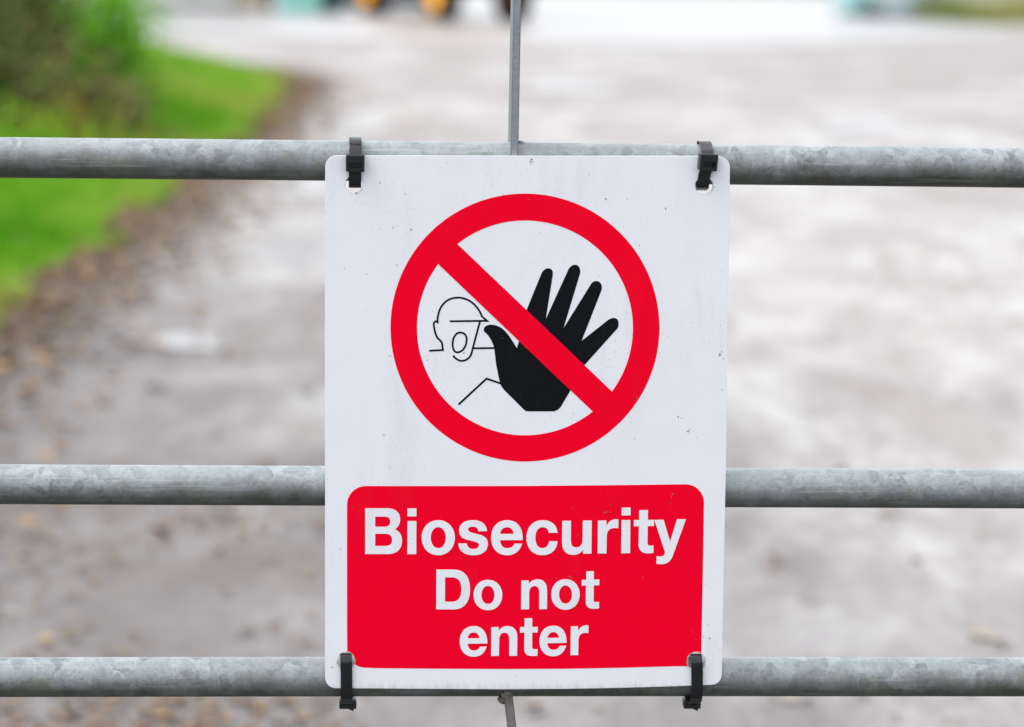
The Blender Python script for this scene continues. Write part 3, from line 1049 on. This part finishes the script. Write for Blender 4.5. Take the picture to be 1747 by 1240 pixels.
def weld(u, z, off, s, mat, seed):
    rr = random.Random(seed)
    bm = bmesh.new()
    bmesh.ops.create_icosphere(bm, subdivisions=2, radius=1.0)
    for v in bm.verts:
        w = 1 + rr.uniform(-0.22, 0.22)
        v.co = gp(u + v.co.x * s[0] * w, z + v.co.z * s[2] * w, off + v.co.y * s[1] * w)
    me = bpy.data.meshes.new('weld'); bm.to_mesh(me); bm.free()
    return link_mesh('weld', me, mat, gate)


wu, wz = on_plane(887, 243, 0.0)
weld(wu, wz - 0.0012, 0.001, (0.0033, 0.006, 0.0028), M['bar'], 1)
wu, wz = on_plane(857, 1195, 0.0)
weld(wu, wz + 0.001, 0.002, (0.0042, 0.006, 0.0028), M['bar_dirty'], 2)
wu, wz = on_plane(864, 1184, 0.010)
weld(wu, wz, 0.0095, (0.004, 0.003, 0.004), M['bar_dirty'], 3)

# gate posts with hinges
for i, (u, lab) in enumerate(((U0 - 0.16, 'square timber hanging post at the hinge end of the gate'), (U1 + 0.15, 'square timber closing post at the latch end of the gate'))):
    pz = gp(u, 0, 0)
    gpst = empty('gate_post', pz); setp(gpst, lab, 'post')
    mb = MB(); mb.box(pz + Vector((0, 0, 0.68)), (0.17, 0.17, 1.36), rz=GY)
    mb.add([pz + Vector(q) for q in ((-.085, -.085, 1.361), (.085, -.085, 1.361), (.085, .085, 1.361), (-.085, .085, 1.361), (0, 0, 1.40))], [(0, 1, 4), (1, 2, 4), (2, 3, 4), (3, 0, 4)])
    mb.build('shaft', M['timber'], gpst)
    for zz in (0.35, 1.05):
        mb = MB(); s = 1 if u < 0 else -1
        mb.tube([pz + Vector((s * 0.08, 0, zz)), pz + GU * (s * 0.15) + Vector((0, 0, zz))], 0.012, 10)
        mb.build('hinge_pin' if u < 0 else 'latch_stop', M['bar'], gpst)


# ------------------------------------------------------------------ sign
def sp(px, py, off=None):
    return on_plane(px, py, S_FRONT)


def parse(path, ox=0.0, oy=0.0, sc=1.0, seg=10):
    """tiny M/L/C path -> list of pixel points"""
    tok = path.replace(',', ' ').split()
    pts, i, cur = [], 0, None
    cmd = None
    while i < len(tok):
        if tok[i] in 'MLC':
            cmd = tok[i]; i += 1
        if cmd in 'ML':
            cur = (float(tok[i]), float(tok[i + 1])); i += 2
            pts.append(cur)
            if cmd == 'M': cmd = 'L'
        else:
            q = [float(t) for t in tok[i:i + 6]]; i += 6
            p0, p1, p2, p3 = cur, (q[0], q[1]), (q[2], q[3]), (q[4], q[5])
            for s in range(1, seg + 1):
                t = s / seg; m = 1 - t
                pts.append(tuple(m ** 3 * p0[c] + 3 * m * m * t * p1[c] + 3 * m * t * t * p2[c] + t ** 3 * p3[c] for c in (0, 1)))
            cur = p3
    return [(ox + x / sc, oy + y / sc) for x, y in pts]


K = 9.983


def oval(x0, x1, y0, y1, k=0.58, seg=12):
    cx, cy, rx, ry = (x0 + x1) / 2, (y0 + y1) / 2, (x1 - x0) / 2, (y1 - y0) / 2
    return (f'M {cx},{y0} C {cx + k * rx},{y0} {x1},{cy - k * ry} {x1},{cy} C {x1},{cy + k * ry} {cx + k * rx},{y1} {cx},{y1} '
            f'C {cx - k * rx},{y1} {x0},{cy + k * ry} {x0},{cy} C {x0},{cy - k * ry} {cx - k * rx},{y0} {cx},{y0}')


def dedupe(pts):
    out = []
    for p in pts:
        if not out or abs(p[0] - out[-1][0]) + abs(p[1] - out[-1][1]) > 1e-6:
            out.append(p)
    if abs(out[0][0] - out[-1][0]) + abs(out[0][1] - out[-1][1]) < 1e-6:
        out.pop()
    return out


def filled(name, loops_px, off0, off1, mat, parent, bevel=0.0):
    """2-D outline (with holes) filled and given thickness between two offsets from the rail plane"""
    cu = bpy.data.curves.new(name, 'CURVE')
    cu.dimensions = '2D'; cu.fill_mode = 'BOTH'
    cu.extrude = (off1 - off0) / 2 - bevel
    cu.bevel_depth = bevel
    cu.bevel_resolution = 1
    for lp in loops_px:
        q = dedupe([sp(*p) for p in lp])
        s = cu.splines.new('POLY'); s.use_cyclic_u = True
        s.points.add(len(q) - 1)
        for pt, (u, z) in zip(s.points, q):
            pt.co = (u * 1000, z * 1000, 0, 1)      # millimetres while filling
    cu.extrude *= 1000; cu.bevel_depth *= 1000
    tmp = bpy.data.objects.new(name, cu)
    COL.objects.link(tmp)
    dg = bpy.context.evaluated_depsgraph_get()
    me = bpy.data.meshes.new_from_object(tmp.evaluated_get(dg))
    bpy.data.objects.remove(tmp); bpy.data.curves.remove(cu)
    me.materials.clear()
    me.name = name
    mid = (off0 + off1) / 2
    o = GO + GN * mid
    A = Matrix((GU, GZ, GN)).transposed().to_4x4()      # local x,y,z -> along, up, towards camera
    me.transform(Matrix.Translation(o) @ A @ Matrix.Scale(0.001, 4))
    me.polygons.foreach_set('use_smooth', [False] * len(me.polygons))
    return link_mesh(name, me, mat, parent)


def circ(cx, cy, r, n=40, jag=0.0, seed=0, a0=0.0, a1=360.0, ry=None):
    rr = random.Random(seed)
    out = []
    full = abs(a1 - a0) >= 359.9
    for k in range(n if full else n + 1):
        a = R(a0 + (a1 - a0) * k / n)
        q = 1 + rr.uniform(-jag, jag)
        out.append((cx + r * q * math.cos(a), cy + (ry or r) * q * math.sin(a)))
    return out


def corner(cx, cy, rx, ry, a0, a1, n=8):
    return [(cx + rx * math.cos(R(a0 + (a1 - a0) * k / n)), cy + ry * math.sin(R(a0 + (a1 - a0) * k / n))) for k in range(n + 1)]


HOLES = [(603.5, 315, 15.3), (1201.3, 317, 15.4), (590.2, 1127, 15.4), (1187.6, 1128, 15.8)]
su, sz = sp(893, 1176)
sign = empty('safety_sign', gp(su, sz, S_FRONT))
setp(sign, 'white biosecurity sign with red prohibition circle and red text panel tied to the gate', 'sign')

outline = (corner(574, 285, 19, 19.5, 180, 270) + [(700, 265.8), (900, 266.2), (1100, 266.4)] + corner(1226, 285.5, 19, 19, 270, 360)
           + [(1243.5, 420), (1240.8, 600), (1238, 800), (1234.5, 980)] + corner(1214, 1151, 17, 17, 0, 90)
           + [(1150, 1170.4), (1050, 1173.4), (960, 1175), (860, 1175.6), (740, 1175), (640, 1174.2)] + corner(573, 1156, 18, 17.8, 90, 180)
           + [(555, 1000), (554.8, 800), (554.6, 500)])
filled('plate', [outline] + [circ(*h, 40, 0.025, i + 3) for i, h in enumerate(HOLES)], S_BACK, S_FRONT, M['white'], sign, 0.00012)

E = 0.00006
L1, L2, L3 = S_FRONT + 2 * E, S_FRONT + 4 * E, S_FRONT + 6 * E


def sheet(name, loops, lay, mat, parent=sign):
    return filled(name, loops, lay - E * 0.9, lay, mat, parent)


# hand symbol, drawn in patches of the picture
def seg_(ox, oy, path):
    return parse(path, ox, oy, K)


hand = []
hand += seg_(715, 495, 'M 1107,705 C 1085,640 1130,585 1230,585 C 1400,585 1510,730 1600,880 L 1665,985 L 1700,868')
hand += seg_(885, 440, 'M 135,880 L 385,265 C 415,205 455,175 500,175 C 560,175 588,215 580,290 L 462,1035 L 850,185 C 880,140 920,112 965,114 C 1025,116 1060,190 1045,265 L 765,1190 L 1235,435 C 1260,400 1295,392 1325,392 C 1390,395 1432,460 1410,548')
hand += seg_(885, 520, 'M 1073,610 L 1530,250 C 1570,225 1610,219 1640,222 C 1700,232 1720,330 1682,400 L 1120,1025')
hand += seg_(950, 600, 'M 232,660 L 100,880 C 70,940 40,975 0,997')
hand += seg_(770, 580, 'M 1747,1215 L 1300,1215 C 1265,1213 1240,1190 1225,1175 L 900,850 C 870,815 855,790 840,755 C 815,690 790,560 760,400 C 745,260 735,180 728,130')
hand += seg_(715, 495, 'M 1275,975 C 1250,880 1190,760 1107,705')
sheet('hand_symbol', [hand], L1, M['black'])


def stroke(px_pts, w, closed=False, caps=True):
    """constant-width line -> polygon loops in pixels"""
    p = [Vector(q) for q in dedupe(px_pts)]
    n = len(p)
    left, right = [], []
    for i in range(n):
        if closed:
            a, b = p[(i - 1) % n], p[(i + 1) % n]
        else:
            a, b = p[max(i - 1, 0)], p[min(i + 1, n - 1)]
        t1 = (p[i] - a).normalized() if (p[i] - a).length > 1e-9 else (b - p[i]).normalized()
        t2 = (b - p[i]).normalized() if (b - p[i]).length > 1e-9 else t1
        n1 = Vector((-t1.y, t1.x)); n2 = Vector((-t2.y, t2.x))
        m = (n1 + n2)
        m = m / max(m.length_squared, 0.16) * 2
        left.append(p[i] + m * (w / 2)); right.append(p[i] - m * (w / 2))
    if closed:
        return [[tuple(q) for q in left], [tuple(q) for q in right]]
    t0 = (p[1] - p[0]).normalized(); t1 = (p[-1] - p[-2]).normalized()
    lp = [tuple(q) for q in left]
    if caps:
        a0 = math.atan2((left[-1] - p[-1]).y, (left[-1] - p[-1]).x)
        lp += [(p[-1].x + w / 2 * math.cos(a0 - math.pi * k / 8), p[-1].y + w / 2 * math.sin(a0 - math.pi * k / 8)) for k in range(1, 8)]
    lp += [tuple(q) for q in reversed(right)]
    if caps:
        a0 = math.atan2((right[0] - p[0]).y, (right[0] - p[0]).x)
        lp += [(p[0].x + w / 2 * math.cos(a0 - math.pi * k / 8), p[0].y + w / 2 * math.sin(a0 - math.pi * k / 8)) for k in range(1, 8)]
    return [lp]


fig = empty('dummy', (0, 0, 0)); bpy.data.objects.remove(fig)
sw = 3.35
lines = [
    ('helmet_line', stroke(seg_(715, 495, 'M 318,552 L 313,535 C 314,300 440,125 660,125 C 850,125 1000,260 1068,440 L 1090,462 L 1158,521 L 1020,522 L 535,528'), sw), 0.0),
    ('neck_line', stroke(seg_(715, 495, 'M 312,545 L 300,531 C 268,525 248,550 250,580 C 260,690 285,770 318,818 C 370,855 393,890 398,950 L 405,1018 L 187,1030'), sw), 0.3),
    ('mouth_line', stroke(seg_(715, 495, 'M 700,720 C 770,722 815,770 810,845 C 805,960 740,1060 645,1058 C 585,1050 566,970 572,890 C 580,790 635,718 700,720'), sw, True), 0.0),
    ('face_line', stroke(seg_(715, 495, 'M 1034,540 L 915,985 L 897,1058 C 880,1125 855,1150 800,1185 C 725,1225 645,1195 587,1122'), sw), 0.15),
    ('shoulder_line', stroke(seg_(715, 495, 'M 925,988 L 1300,984'), sw), 0.45),
    ('arm_line', stroke(seg_(770, 580, 'M 132,1090 L 600,656 L 880,752'), 3.5), 0.6),
]
for nm, lp, dz in lines:
    sheet(nm, lp, L1 + E * dz * 0.5 + E * 0.05, M['black'])

ring = [circ(895.6, 558.6, 229.4, 160, ry=228.6), circ(895.6, 559.2, 184.2, 140, ry=183.2)]
sheet('prohibition_ring', ring, L1, M['red'])
bar = [(781.1, 416.9), (1043.7, 667.3), (1054, 690), (1030, 716), (1010.9, 701.4), (748.2, 450.9), (738, 428), (760, 404)]
sheet('prohibition_bar', [bar], L2, M['red'])

# red text panel, cut round the two lower holes
panel = (corner(624, 861, 32, 32, 180, 270) + [(760, 829), (900, 828.8), (1040, 827.6)] + corner(1170, 857, 31, 31, 270, 360)
         + [(1200, 920), (1198.6, 1000), (1197, 1080)]
         + circ(1187.6, 1128, 16.2, 16, 0.02, 5, -57, -212) + [(1150, 1136.5), (1060, 1139), (960, 1140.8), (860, 1141.2), (740, 1140.6), (640, 1139.6)]
         + corner(624, 1108, 32, 31, 90, 127, 4) + circ(590.2, 1127, 15.8, 12, 0.02, 6, 20, -82)
         + [(592, 1080), (592, 960)])
sheet('text_panel', [panel], L1, M['red'])

GLYPHS = [
    ((615, 855), ['M 80,118 L 470,118 C 600,122 678,200 676,305 C 674,390 640,445 582,474 C 665,508 710,575 708,680 C 706,820 610,897 470,898 L 80,898',
                  'M 250,260 L 250,433 L 415,433 C 475,433 508,400 508,345 C 508,290 475,260 415,260',
                  'M 250,552 L 250,760 L 430,760 C 500,758 538,725 538,660 C 538,590 500,552 430,552']),
    ((615, 855), ['M 800,120 L 953,120 L 952,257 L 800,257', 'M 800,335 L 952,335 L 950,900 L 798,900']),
    ((615, 855), [oval(1042, 1607, 320, 918), oval(1197, 1453, 440, 798)]),
    ((770, 855), ['M 463,510 L 608,506 C 595,385 510,320 370,320 C 215,320 130,395 131,500 C 132,600 195,640 300,662 C 400,684 470,700 470,745 C 470,790 430,812 370,812 C 305,812 268,775 263,717 L 118,717 C 125,845 220,918 370,918 C 525,918 622,845 622,730 C 622,625 560,585 450,560 C 350,538 285,520 285,478 C 285,448 315,430 365,430 C 420,430 455,458 463,510']),
    ((770, 855), ['M 1215,660 L 830,662 C 834,750 880,798 955,798 C 1010,798 1055,770 1075,720 L 1205,720 C 1170,840 1085,918 950,918 C 785,918 677,800 677,620 C 677,440 785,320 950,320 C 1125,320 1222,450 1215,660',
                  'M 830,555 L 1062,555 C 1052,485 1015,442 950,442 C 885,442 838,485 830,555']),
    ((885, 855), ['M 660,536 C 650,400 555,320 405,320 C 240,320 130,440 130,620 C 130,800 235,917 400,917 C 555,917 650,825 660,680 L 515,680 C 505,755 465,797 400,797 C 330,797 283,730 283,620 C 283,510 330,440 405,440 C 465,440 503,475 512,536']),
    ((885, 855), ['M 742,332 L 889,330 L 887,655 C 887,740 915,785 975,785 C 1045,785 1085,735 1087,655 L 1091,328 L 1243,326 L 1238,890 L 1096,892 L 1096,825 C 1055,885 1000,912 920,912 C 800,912 737,830 737,690']),
    ((1010, 855), ['M 100,327 L 244,325 L 244,420 C 280,345 335,305 405,305 C 425,305 440,307 449,311 L 447,460 C 425,455 400,453 375,455 C 290,462 250,510 249,600 L 246,888 L 95,888']),
    ((1010, 855), ['M 505,108 L 656,106 L 656,238 L 504,241', 'M 502,320 L 652,318 L 648,882 L 496,885']),
    ((1010, 855), ['M 803,150 L 952,149 L 951,316 L 1056,314 L 1055,420 L 948,422 L 944,700 C 944,740 960,755 1000,755 L 1048,753 L 1045,876 C 1020,882 985,885 945,886 C 850,886 792,830 792,740 L 798,424 L 712,426 L 712,318 L 802,317']),
    ((1010, 855), ['M 1061,316 L 1217,312 L 1330,688 L 1447,304 L 1600,304 L 1375,925 C 1335,1035 1270,1070 1175,1070 C 1150,1070 1120,1067 1097,1062 L 1099,935 C 1125,938 1150,938 1170,938 C 1215,938 1243,905 1240,865 C 1240,850 1235,835 1228,818']),
    ((735, 955), ['M 95,164 L 390,164 C 570,164 668,285 668,500 C 668,715 570,842 385,842 L 92,842',
                  'M 242,297 L 240,712 L 365,712 C 470,710 519,640 519,500 C 519,365 470,297 365,297']),
    ((735, 955), [oval(728, 1217, 337, 857), oval(862, 1084, 442, 750)]),
    ((870, 955), ['M 193,350 L 320,348 L 322,410 C 355,355 410,330 475,330 C 575,330 632,400 632,520 L 630,837 L 498,838 L 498,560 C 498,485 475,445 420,445 C 360,445 328,490 328,565 L 325,840 L 190,842']),
    ((870, 955), [oval(703, 1187, 327, 849), oval(836, 1056, 435, 743)]),
    ((870, 955), ['M 1300,193 L 1428,190 L 1428,335 L 1522,333 L 1520,430 L 1427,433 L 1424,680 C 1424,710 1440,720 1470,718 L 1518,716 L 1516,825 C 1490,830 1450,832 1410,831 C 1330,830 1290,780 1290,710 L 1295,436 L 1222,437 L 1222,341 L 1299,337']),
    ((775, 1035), ['M 563,624 L 228,628 C 232,700 270,743 335,743 C 385,743 420,718 437,678 L 551,675 C 520,790 440,850 330,850 C 185,850 92,745 92,585 C 92,430 190,326 330,326 C 480,326 568,440 563,624',
                   'M 228,536 L 428,534 C 418,470 385,436 330,436 C 272,436 236,475 228,536']),
    ((775, 1035), ['M 630,347 L 757,343 L 760,408 C 790,355 845,327 910,327 C 1010,327 1073,395 1073,510 L 1069,834 L 936,834 L 936,560 C 936,485 915,440 857,440 C 795,440 766,490 766,560 L 760,834 L 628,836']),
    ((775, 1035), ['M 1198,195 L 1328,193 L 1328,343 L 1422,341 L 1420,437 L 1327,438 L 1325,680 C 1325,712 1340,722 1370,722 L 1420,720 L 1417,832 C 1390,837 1350,838 1310,836 C 1230,834 1192,785 1192,715 L 1194,438 L 1120,440 L 1120,345 L 1196,343']),
    ((850, 1035), ['M 1163,612 L 836,620 C 842,690 880,732 940,732 C 995,732 1030,705 1045,665 L 1157,661 C 1120,780 1045,842 935,842 C 790,842 702,740 702,580 C 702,425 800,320 940,320 C 1085,320 1170,430 1163,612',
                   'M 836,530 L 1033,524 C 1022,465 995,430 942,430 C 885,430 845,470 836,530']),
    ((850, 1035), ['M 1237,331 L 1357,331 L 1360,412 C 1390,350 1440,312 1505,312 C 1518,312 1528,314 1537,318 L 1535,448 C 1515,444 1495,442 1475,444 C 1400,450 1366,495 1366,570 L 1362,822 L 1230,824']),
]
for (o, paths) in GLYPHS:
    sheet('letter', [parse(p, o[0], o[1], K) for p in paths], L3, M['white'])

# dirt flecks that stand out on the print
def flecks(name, spots, mat, lay, seed):
    rr = random.Random(seed)
    loops = []
    for (x, y, rx, ry) in spots:
        loops.append([(x + rx * math.cos(6.283 * k / 9) * rr.uniform(0.55, 1.2), y + ry * math.sin(6.283 * k / 9) * rr.uniform(0.55, 1.2)) for k in range(9)])
    o = sheet(name, loops, lay, mat)
    o['kind'] = 'stuff'
    return o


M['fleck'] = plain('dark_fleck', (0.07, 0.07, 0.08), 0.8, scale=900, var=0.4)
M['fleck_brown'] = plain('brown_fleck', (0.28, 0.13, 0.05), 0.8, scale=900, var=0.4)
flecks('dirt_flecks', [(907, 271.5, 1.8, 1.6), (904.6, 275.5, 1.0, 1.5), (908.5, 276, .8, 1.2), (905, 280, .7, 1.0), (588, 458, .7, 1.4), (625.5, 467, .9, .9), (701.5, 391.5, 1.3, 1.5), (670, 388, 1.6, 1.0), (1157, 711, 1.0, 2.0), (1163, 713, 1.1, .9), (1174, 735.5, 2.2, .8), (1176, 732, .7, 1.2), (655, 742, .7, 2.0), (1228, 605, 1.3, 3.0), (1231, 600, .8, 1.6), (1210.5, 1088.5, 1.6, .9), (1208, 1066, .9, .7), (567, 1138, 1.4, 1.0), (1135.5, 355.5, 1.0, 2.2), (1033.5, 339, 1.4, 1.2), (880.5, 1152, .9, .9)], M['fleck'], L3, 3)
flecks('mud_flecks', [(1147.5, 843, 1.6, 1.8), (1145.5, 848, 1.0, 1.6), (1144, 857, .9, .8), (1032, 874, 2.6, .9), (1035.5, 873, 1.0, .9), (1042, 873.3, .8, .9), (972.5, 983.5, 2.2, 1.4), (975, 985.5, .9, 1.2), (949.5, 986.5, .8, .8), (717.5, 914, .9, .9), (987, 912, .8, .8), (1097, 984.5, .8, .8), (1086.5, 677.5, 1.4, 1.1), (677, 452, .9, 1.3)], M['fleck_brown'], L3, 4)

# frayed rims of the punched holes
for i, (hx, hy, hr) in enumerate(HOLES):
    rr = random.Random(40 + i)
    mb = MB()
    spans = [[(20, 110)], [(-30, 60)], [(-150, 50), (130, 170)], [(-40, 60), (120, 215)]][i]
    for (a0, a1) in spans:
        for k in range(22):
            a = R(rr.uniform(a0, a1))
            q = hr * rr.uniform(0.9, 1.1)
            u, z = sp(hx + q * math.cos(a), hy + q * math.sin(a))
            c = gp(u, z, S_FRONT + 0.0001)
            s = rr.uniform(0.0003, 0.0008)
            vs = [c + Vector((rr.uniform(-1, 1), rr.uniform(-1, 1), rr.uniform(-1, 1))) * s for _ in range(4)]
            mb.add(vs, [(0, 1, 2), (0, 2, 3), (0, 3, 1), (1, 3, 2)])
    b_ = mb.build('hole_burr', M['edge'], sign)
    b_['kind'] = 'stuff'


# ------------------------------------------------------------------ cable ties
def ribbon(path, w, th, mat, parent, zc, name='strap'):
    """path: (offset from rail plane, z rel. rail centre, u) in metres; flat strap"""
    # smooth by Catmull-Rom
    P = [Vector(p) for p in path]
    S = []
    for i in range(len(P) - 1):
        p0 = P[max(i - 1, 0)]; p1 = P[i]; p2 = P[i + 1]; p3 = P[min(i + 2, len(P) - 1)]
        for q in range(6):
            t = q / 6
            S.append(0.5 * ((2 * p1) + (p2 - p0) * t + (2 * p0 - 5 * p1 + 4 * p2 - p3) * t * t + (3 * p1 - p0 - 3 * p2 + p3) * t ** 3))
    S.append(P[-1])
    vs, fs = [], []
    n = len(S)
    prof = [(-w / 2, -th * .3), (-w / 2 + th * .35, -th / 2), (w / 2 - th * .35, -th / 2), (w / 2, -th * .3), (w / 2, th * .3), (w / 2 - th * .35, th / 2), (-w / 2 + th * .35, th / 2), (-w / 2, th * .3)]
    m = len(prof)
    for i in range(n):
        t = S[min(i + 1, n - 1)] - S[max(i - 1, 0)]
        t2 = Vector((t.x, t.y)).normalized()
        nrm = Vector((-t2.y, t2.x))
        for (du, dn) in prof:
            vs.append(gp(S[i].z + du, zc + S[i].y + nrm.y * dn, S[i].x + nrm.x * dn))
    for i in range(n - 1):
        for j in range(m):
            j2 = (j + 1) % m
            fs.append((i * m + j, i * m + j2, (i + 1) * m + j2, (i + 1) * m + j))
    fs += [tuple(range(m)), tuple(reversed([(n - 1) * m + q for q in range(m)]))]
    mb = MB(); mb.add(vs, fs, False)
    return mb.build(name, mat, parent)


def tie_head(u, zc, a, z, size, parent, tilt=0.0, yawr=0.0, slot=True, pitchr=0.0):
    """bevelled nylon block with a recessed slot in its outer face"""
    bm = bmesh.new()
    bmesh.ops.create_cube(bm, size=1.0)
    bmesh.ops.scale(bm, vec=size, verts=bm.verts)
    bmesh.ops.bevel(bm, geom=list(bm.edges), offset=0.0011, segments=3, affect='EDGES', profile=0.6)
    if slot:
        f = max((q for q in bm.faces if q.normal.y > 0.99), key=lambda q: q.calc_area())
        r = bmesh.ops.inset_region(bm, faces=[f], thickness=0.0013, depth=0.0)
        f = max((q for q in bm.faces if q.normal.y > 0.99), key=lambda q: q.calc_area())
        for v in f.verts:                                   # the slot is a low wide rectangle
            v.co.z = v.co.z * 0.52 - size[2] * 0.10
        bmesh.ops.inset_region(bm, faces=[f], thickness=0.00025, depth=-0.0035)
    for f in bm.faces:
        f.smooth = False
    Rm = Matrix.Rotation(tilt, 3, 'Y') @ Matrix.Rotation(yawr, 3, 'Z') @ Matrix.Rotation(pitchr, 3, 'X')
    for v in bm.verts:
        q = Rm @ v.co
        v.co = gp(u + q.x, zc + z + q.z, a + q.y)
    me = bpy.data.meshes.new('head'); bm.to_mesh(me); bm.free()
    h = link_mesh('head', me, M['tie'], parent)
    if slot:
        mb = MB()
        for dz in (0.0009,):
            q = Rm @ Vector((0, size[1] / 2 - 0.0015, dz - size[2] * 0.02))
            Mx = Matrix((GU, GN, GZ)).transposed() @ Rm
            mb.box(gp(u + q.x, zc + z + q.z, a + q.y), (size[0] * 0.60, 0.0014, 0.0010), Mx)
        mb.build('pawl', M['tie'], h)
    return h


mm = 0.001


def top_tie(hole, head_px, strap_px, label, skew):
    uh, zh = sp(hole[0], hole[1])
    zc = rail_z(0, uh)
    hu, hz = on_plane(head_px[0], head_px[1], S_FRONT + 4 * mm)
    uo, _ = on_plane(strap_px, 250, 0.0)
    root = empty('cable_tie', gp(uh, zh - hole[2] / FPX * 2.2, S_FRONT))
    setp(root, label, 'cable tie', 'black cable ties holding the sign')
    hz -= zc; hb = zh - zc
    hx = uh + skew
    q = S_FRONT / mm
    pts = [(q + 3.0, hz / mm - 4.0, hu), (q + 2.4, hz / mm - 7.2, hu * .5 + hx * .5), (q + 1.6, hb / mm + 2.2, hx), (q - 0.4, hb / mm - 1.2, hx), (q - 3.5, hb / mm - 1.9, hx),
           (9, -17.6, hx), (2, -17.2, hx), (-7, -15.4, hx), (-14.0, -9.2, hx), (-16.6, 0, hx * .5 + uo * .5), (-13.2, 10.6, uo), (-6, 16.4, uo), (0, 17.7, uo), (7.5, 17.2, uo), (14.5, 14.4, uo * .85 + hu * .15), (q + 1.6, hz / mm + 7.2, uo * .6 + hu * .4), (q + 3.4, hz / mm + 3.5, uo * .35 + hu * .65)]
    ribbon([(a * mm, z * mm, u) for a, z, u in pts], 9.1 * mm, 1.3 * mm, M['strap'], root, zc)
    tie_head(hu, zc, S_FRONT + 4.0 * mm, hz, (13.6 * mm, 7.4 * mm, 12.6 * mm), root, tilt=R(3) if skew < 0 else 0, yawr=R(-9) if skew < 0 else 0, pitchr=R(-4))
    return root


def low_tie(hole, head_px, label, lean):
    uh, zh = sp(hole[0], hole[1])
    zc = rail_z(2, uh)
    root = empty('cable_tie', gp(uh, zc - 0.023, 0.0))
    setp(root, label, 'cable tie', 'black cable ties holding the sign')
    hu, hz = on_plane(head_px[0], head_px[1], 4 * mm)
    q = S_FRONT / mm
    hb = (zh - zc) / mm
    pts = [(1.5, -19.4, hu), (8, -18.6, hu), (14.5, -15.0, uh + lean), (q - 0.4, -10.2, uh + lean), (q + 1.5, -3.0, uh + lean), (q + 2.1, hb - 6, uh + lean * .6), (q + 2.0, hb, uh + lean * .2), (q + 0.6, hb + 3.6, uh), (q - 3, hb + 4.6, uh),
           (9, 17.6, uh), (2, 17.0, uh), (-7, 15.2, uh), (-14, 9.2, uh), (-16.6, 0, uh), (-14.0, -9, uh), (-8.5, -16.0, hu), (-4, -19.0, hu)]
    ribbon([(a * mm, z * mm, u) for a, z, u in pts], 8.7 * mm, 1.3 * mm, M['strap'], root, zc)
    tie_head(hu, zc, 1.0 * mm, -19.6 * mm, (13.0 * mm, 12.5 * mm, 6.6 * mm), root, slot=False)
    mb = MB()
    a = gp(hu + 1.5 * mm, zc - 22.6 * mm, 5 * mm)
    vs = [gp(hu + x * mm, zc + z * mm, o * mm) for x, z, o in ((-2, -22.2, 6), (4.6, -22.2, 6), (4.4, -24.8, 6), (-2, -22.2, -2), (4.6, -22.2, -2), (4.4, -24.8, -2))]
    mb.add(vs, [(0, 1, 2), (3, 5, 4), (0, 3, 4, 1), (1, 4, 5, 2), (2, 5, 3, 0)])
    mb.build('cut_tail', M['tie'], root)


top_tie(HOLES[0], (606, 277.5), 606, 'black cable tie through the hole in the top corner near the grass side', 0.0009)
top_tie(HOLES[1], (1207.5, 276), 1201, 'black cable tie tilted sideways at the top corner away from the grass', -0.0010)
low_tie(HOLES[2], (593.5, 1201), 'black cable tie looped under the lowest rail beside the word enter, grass side', 0.0006)
low_tie(HOLES[3], (1180.5, 1201), 'black cable tie looped under the lowest rail at the corner away from the grass', 0.0010)
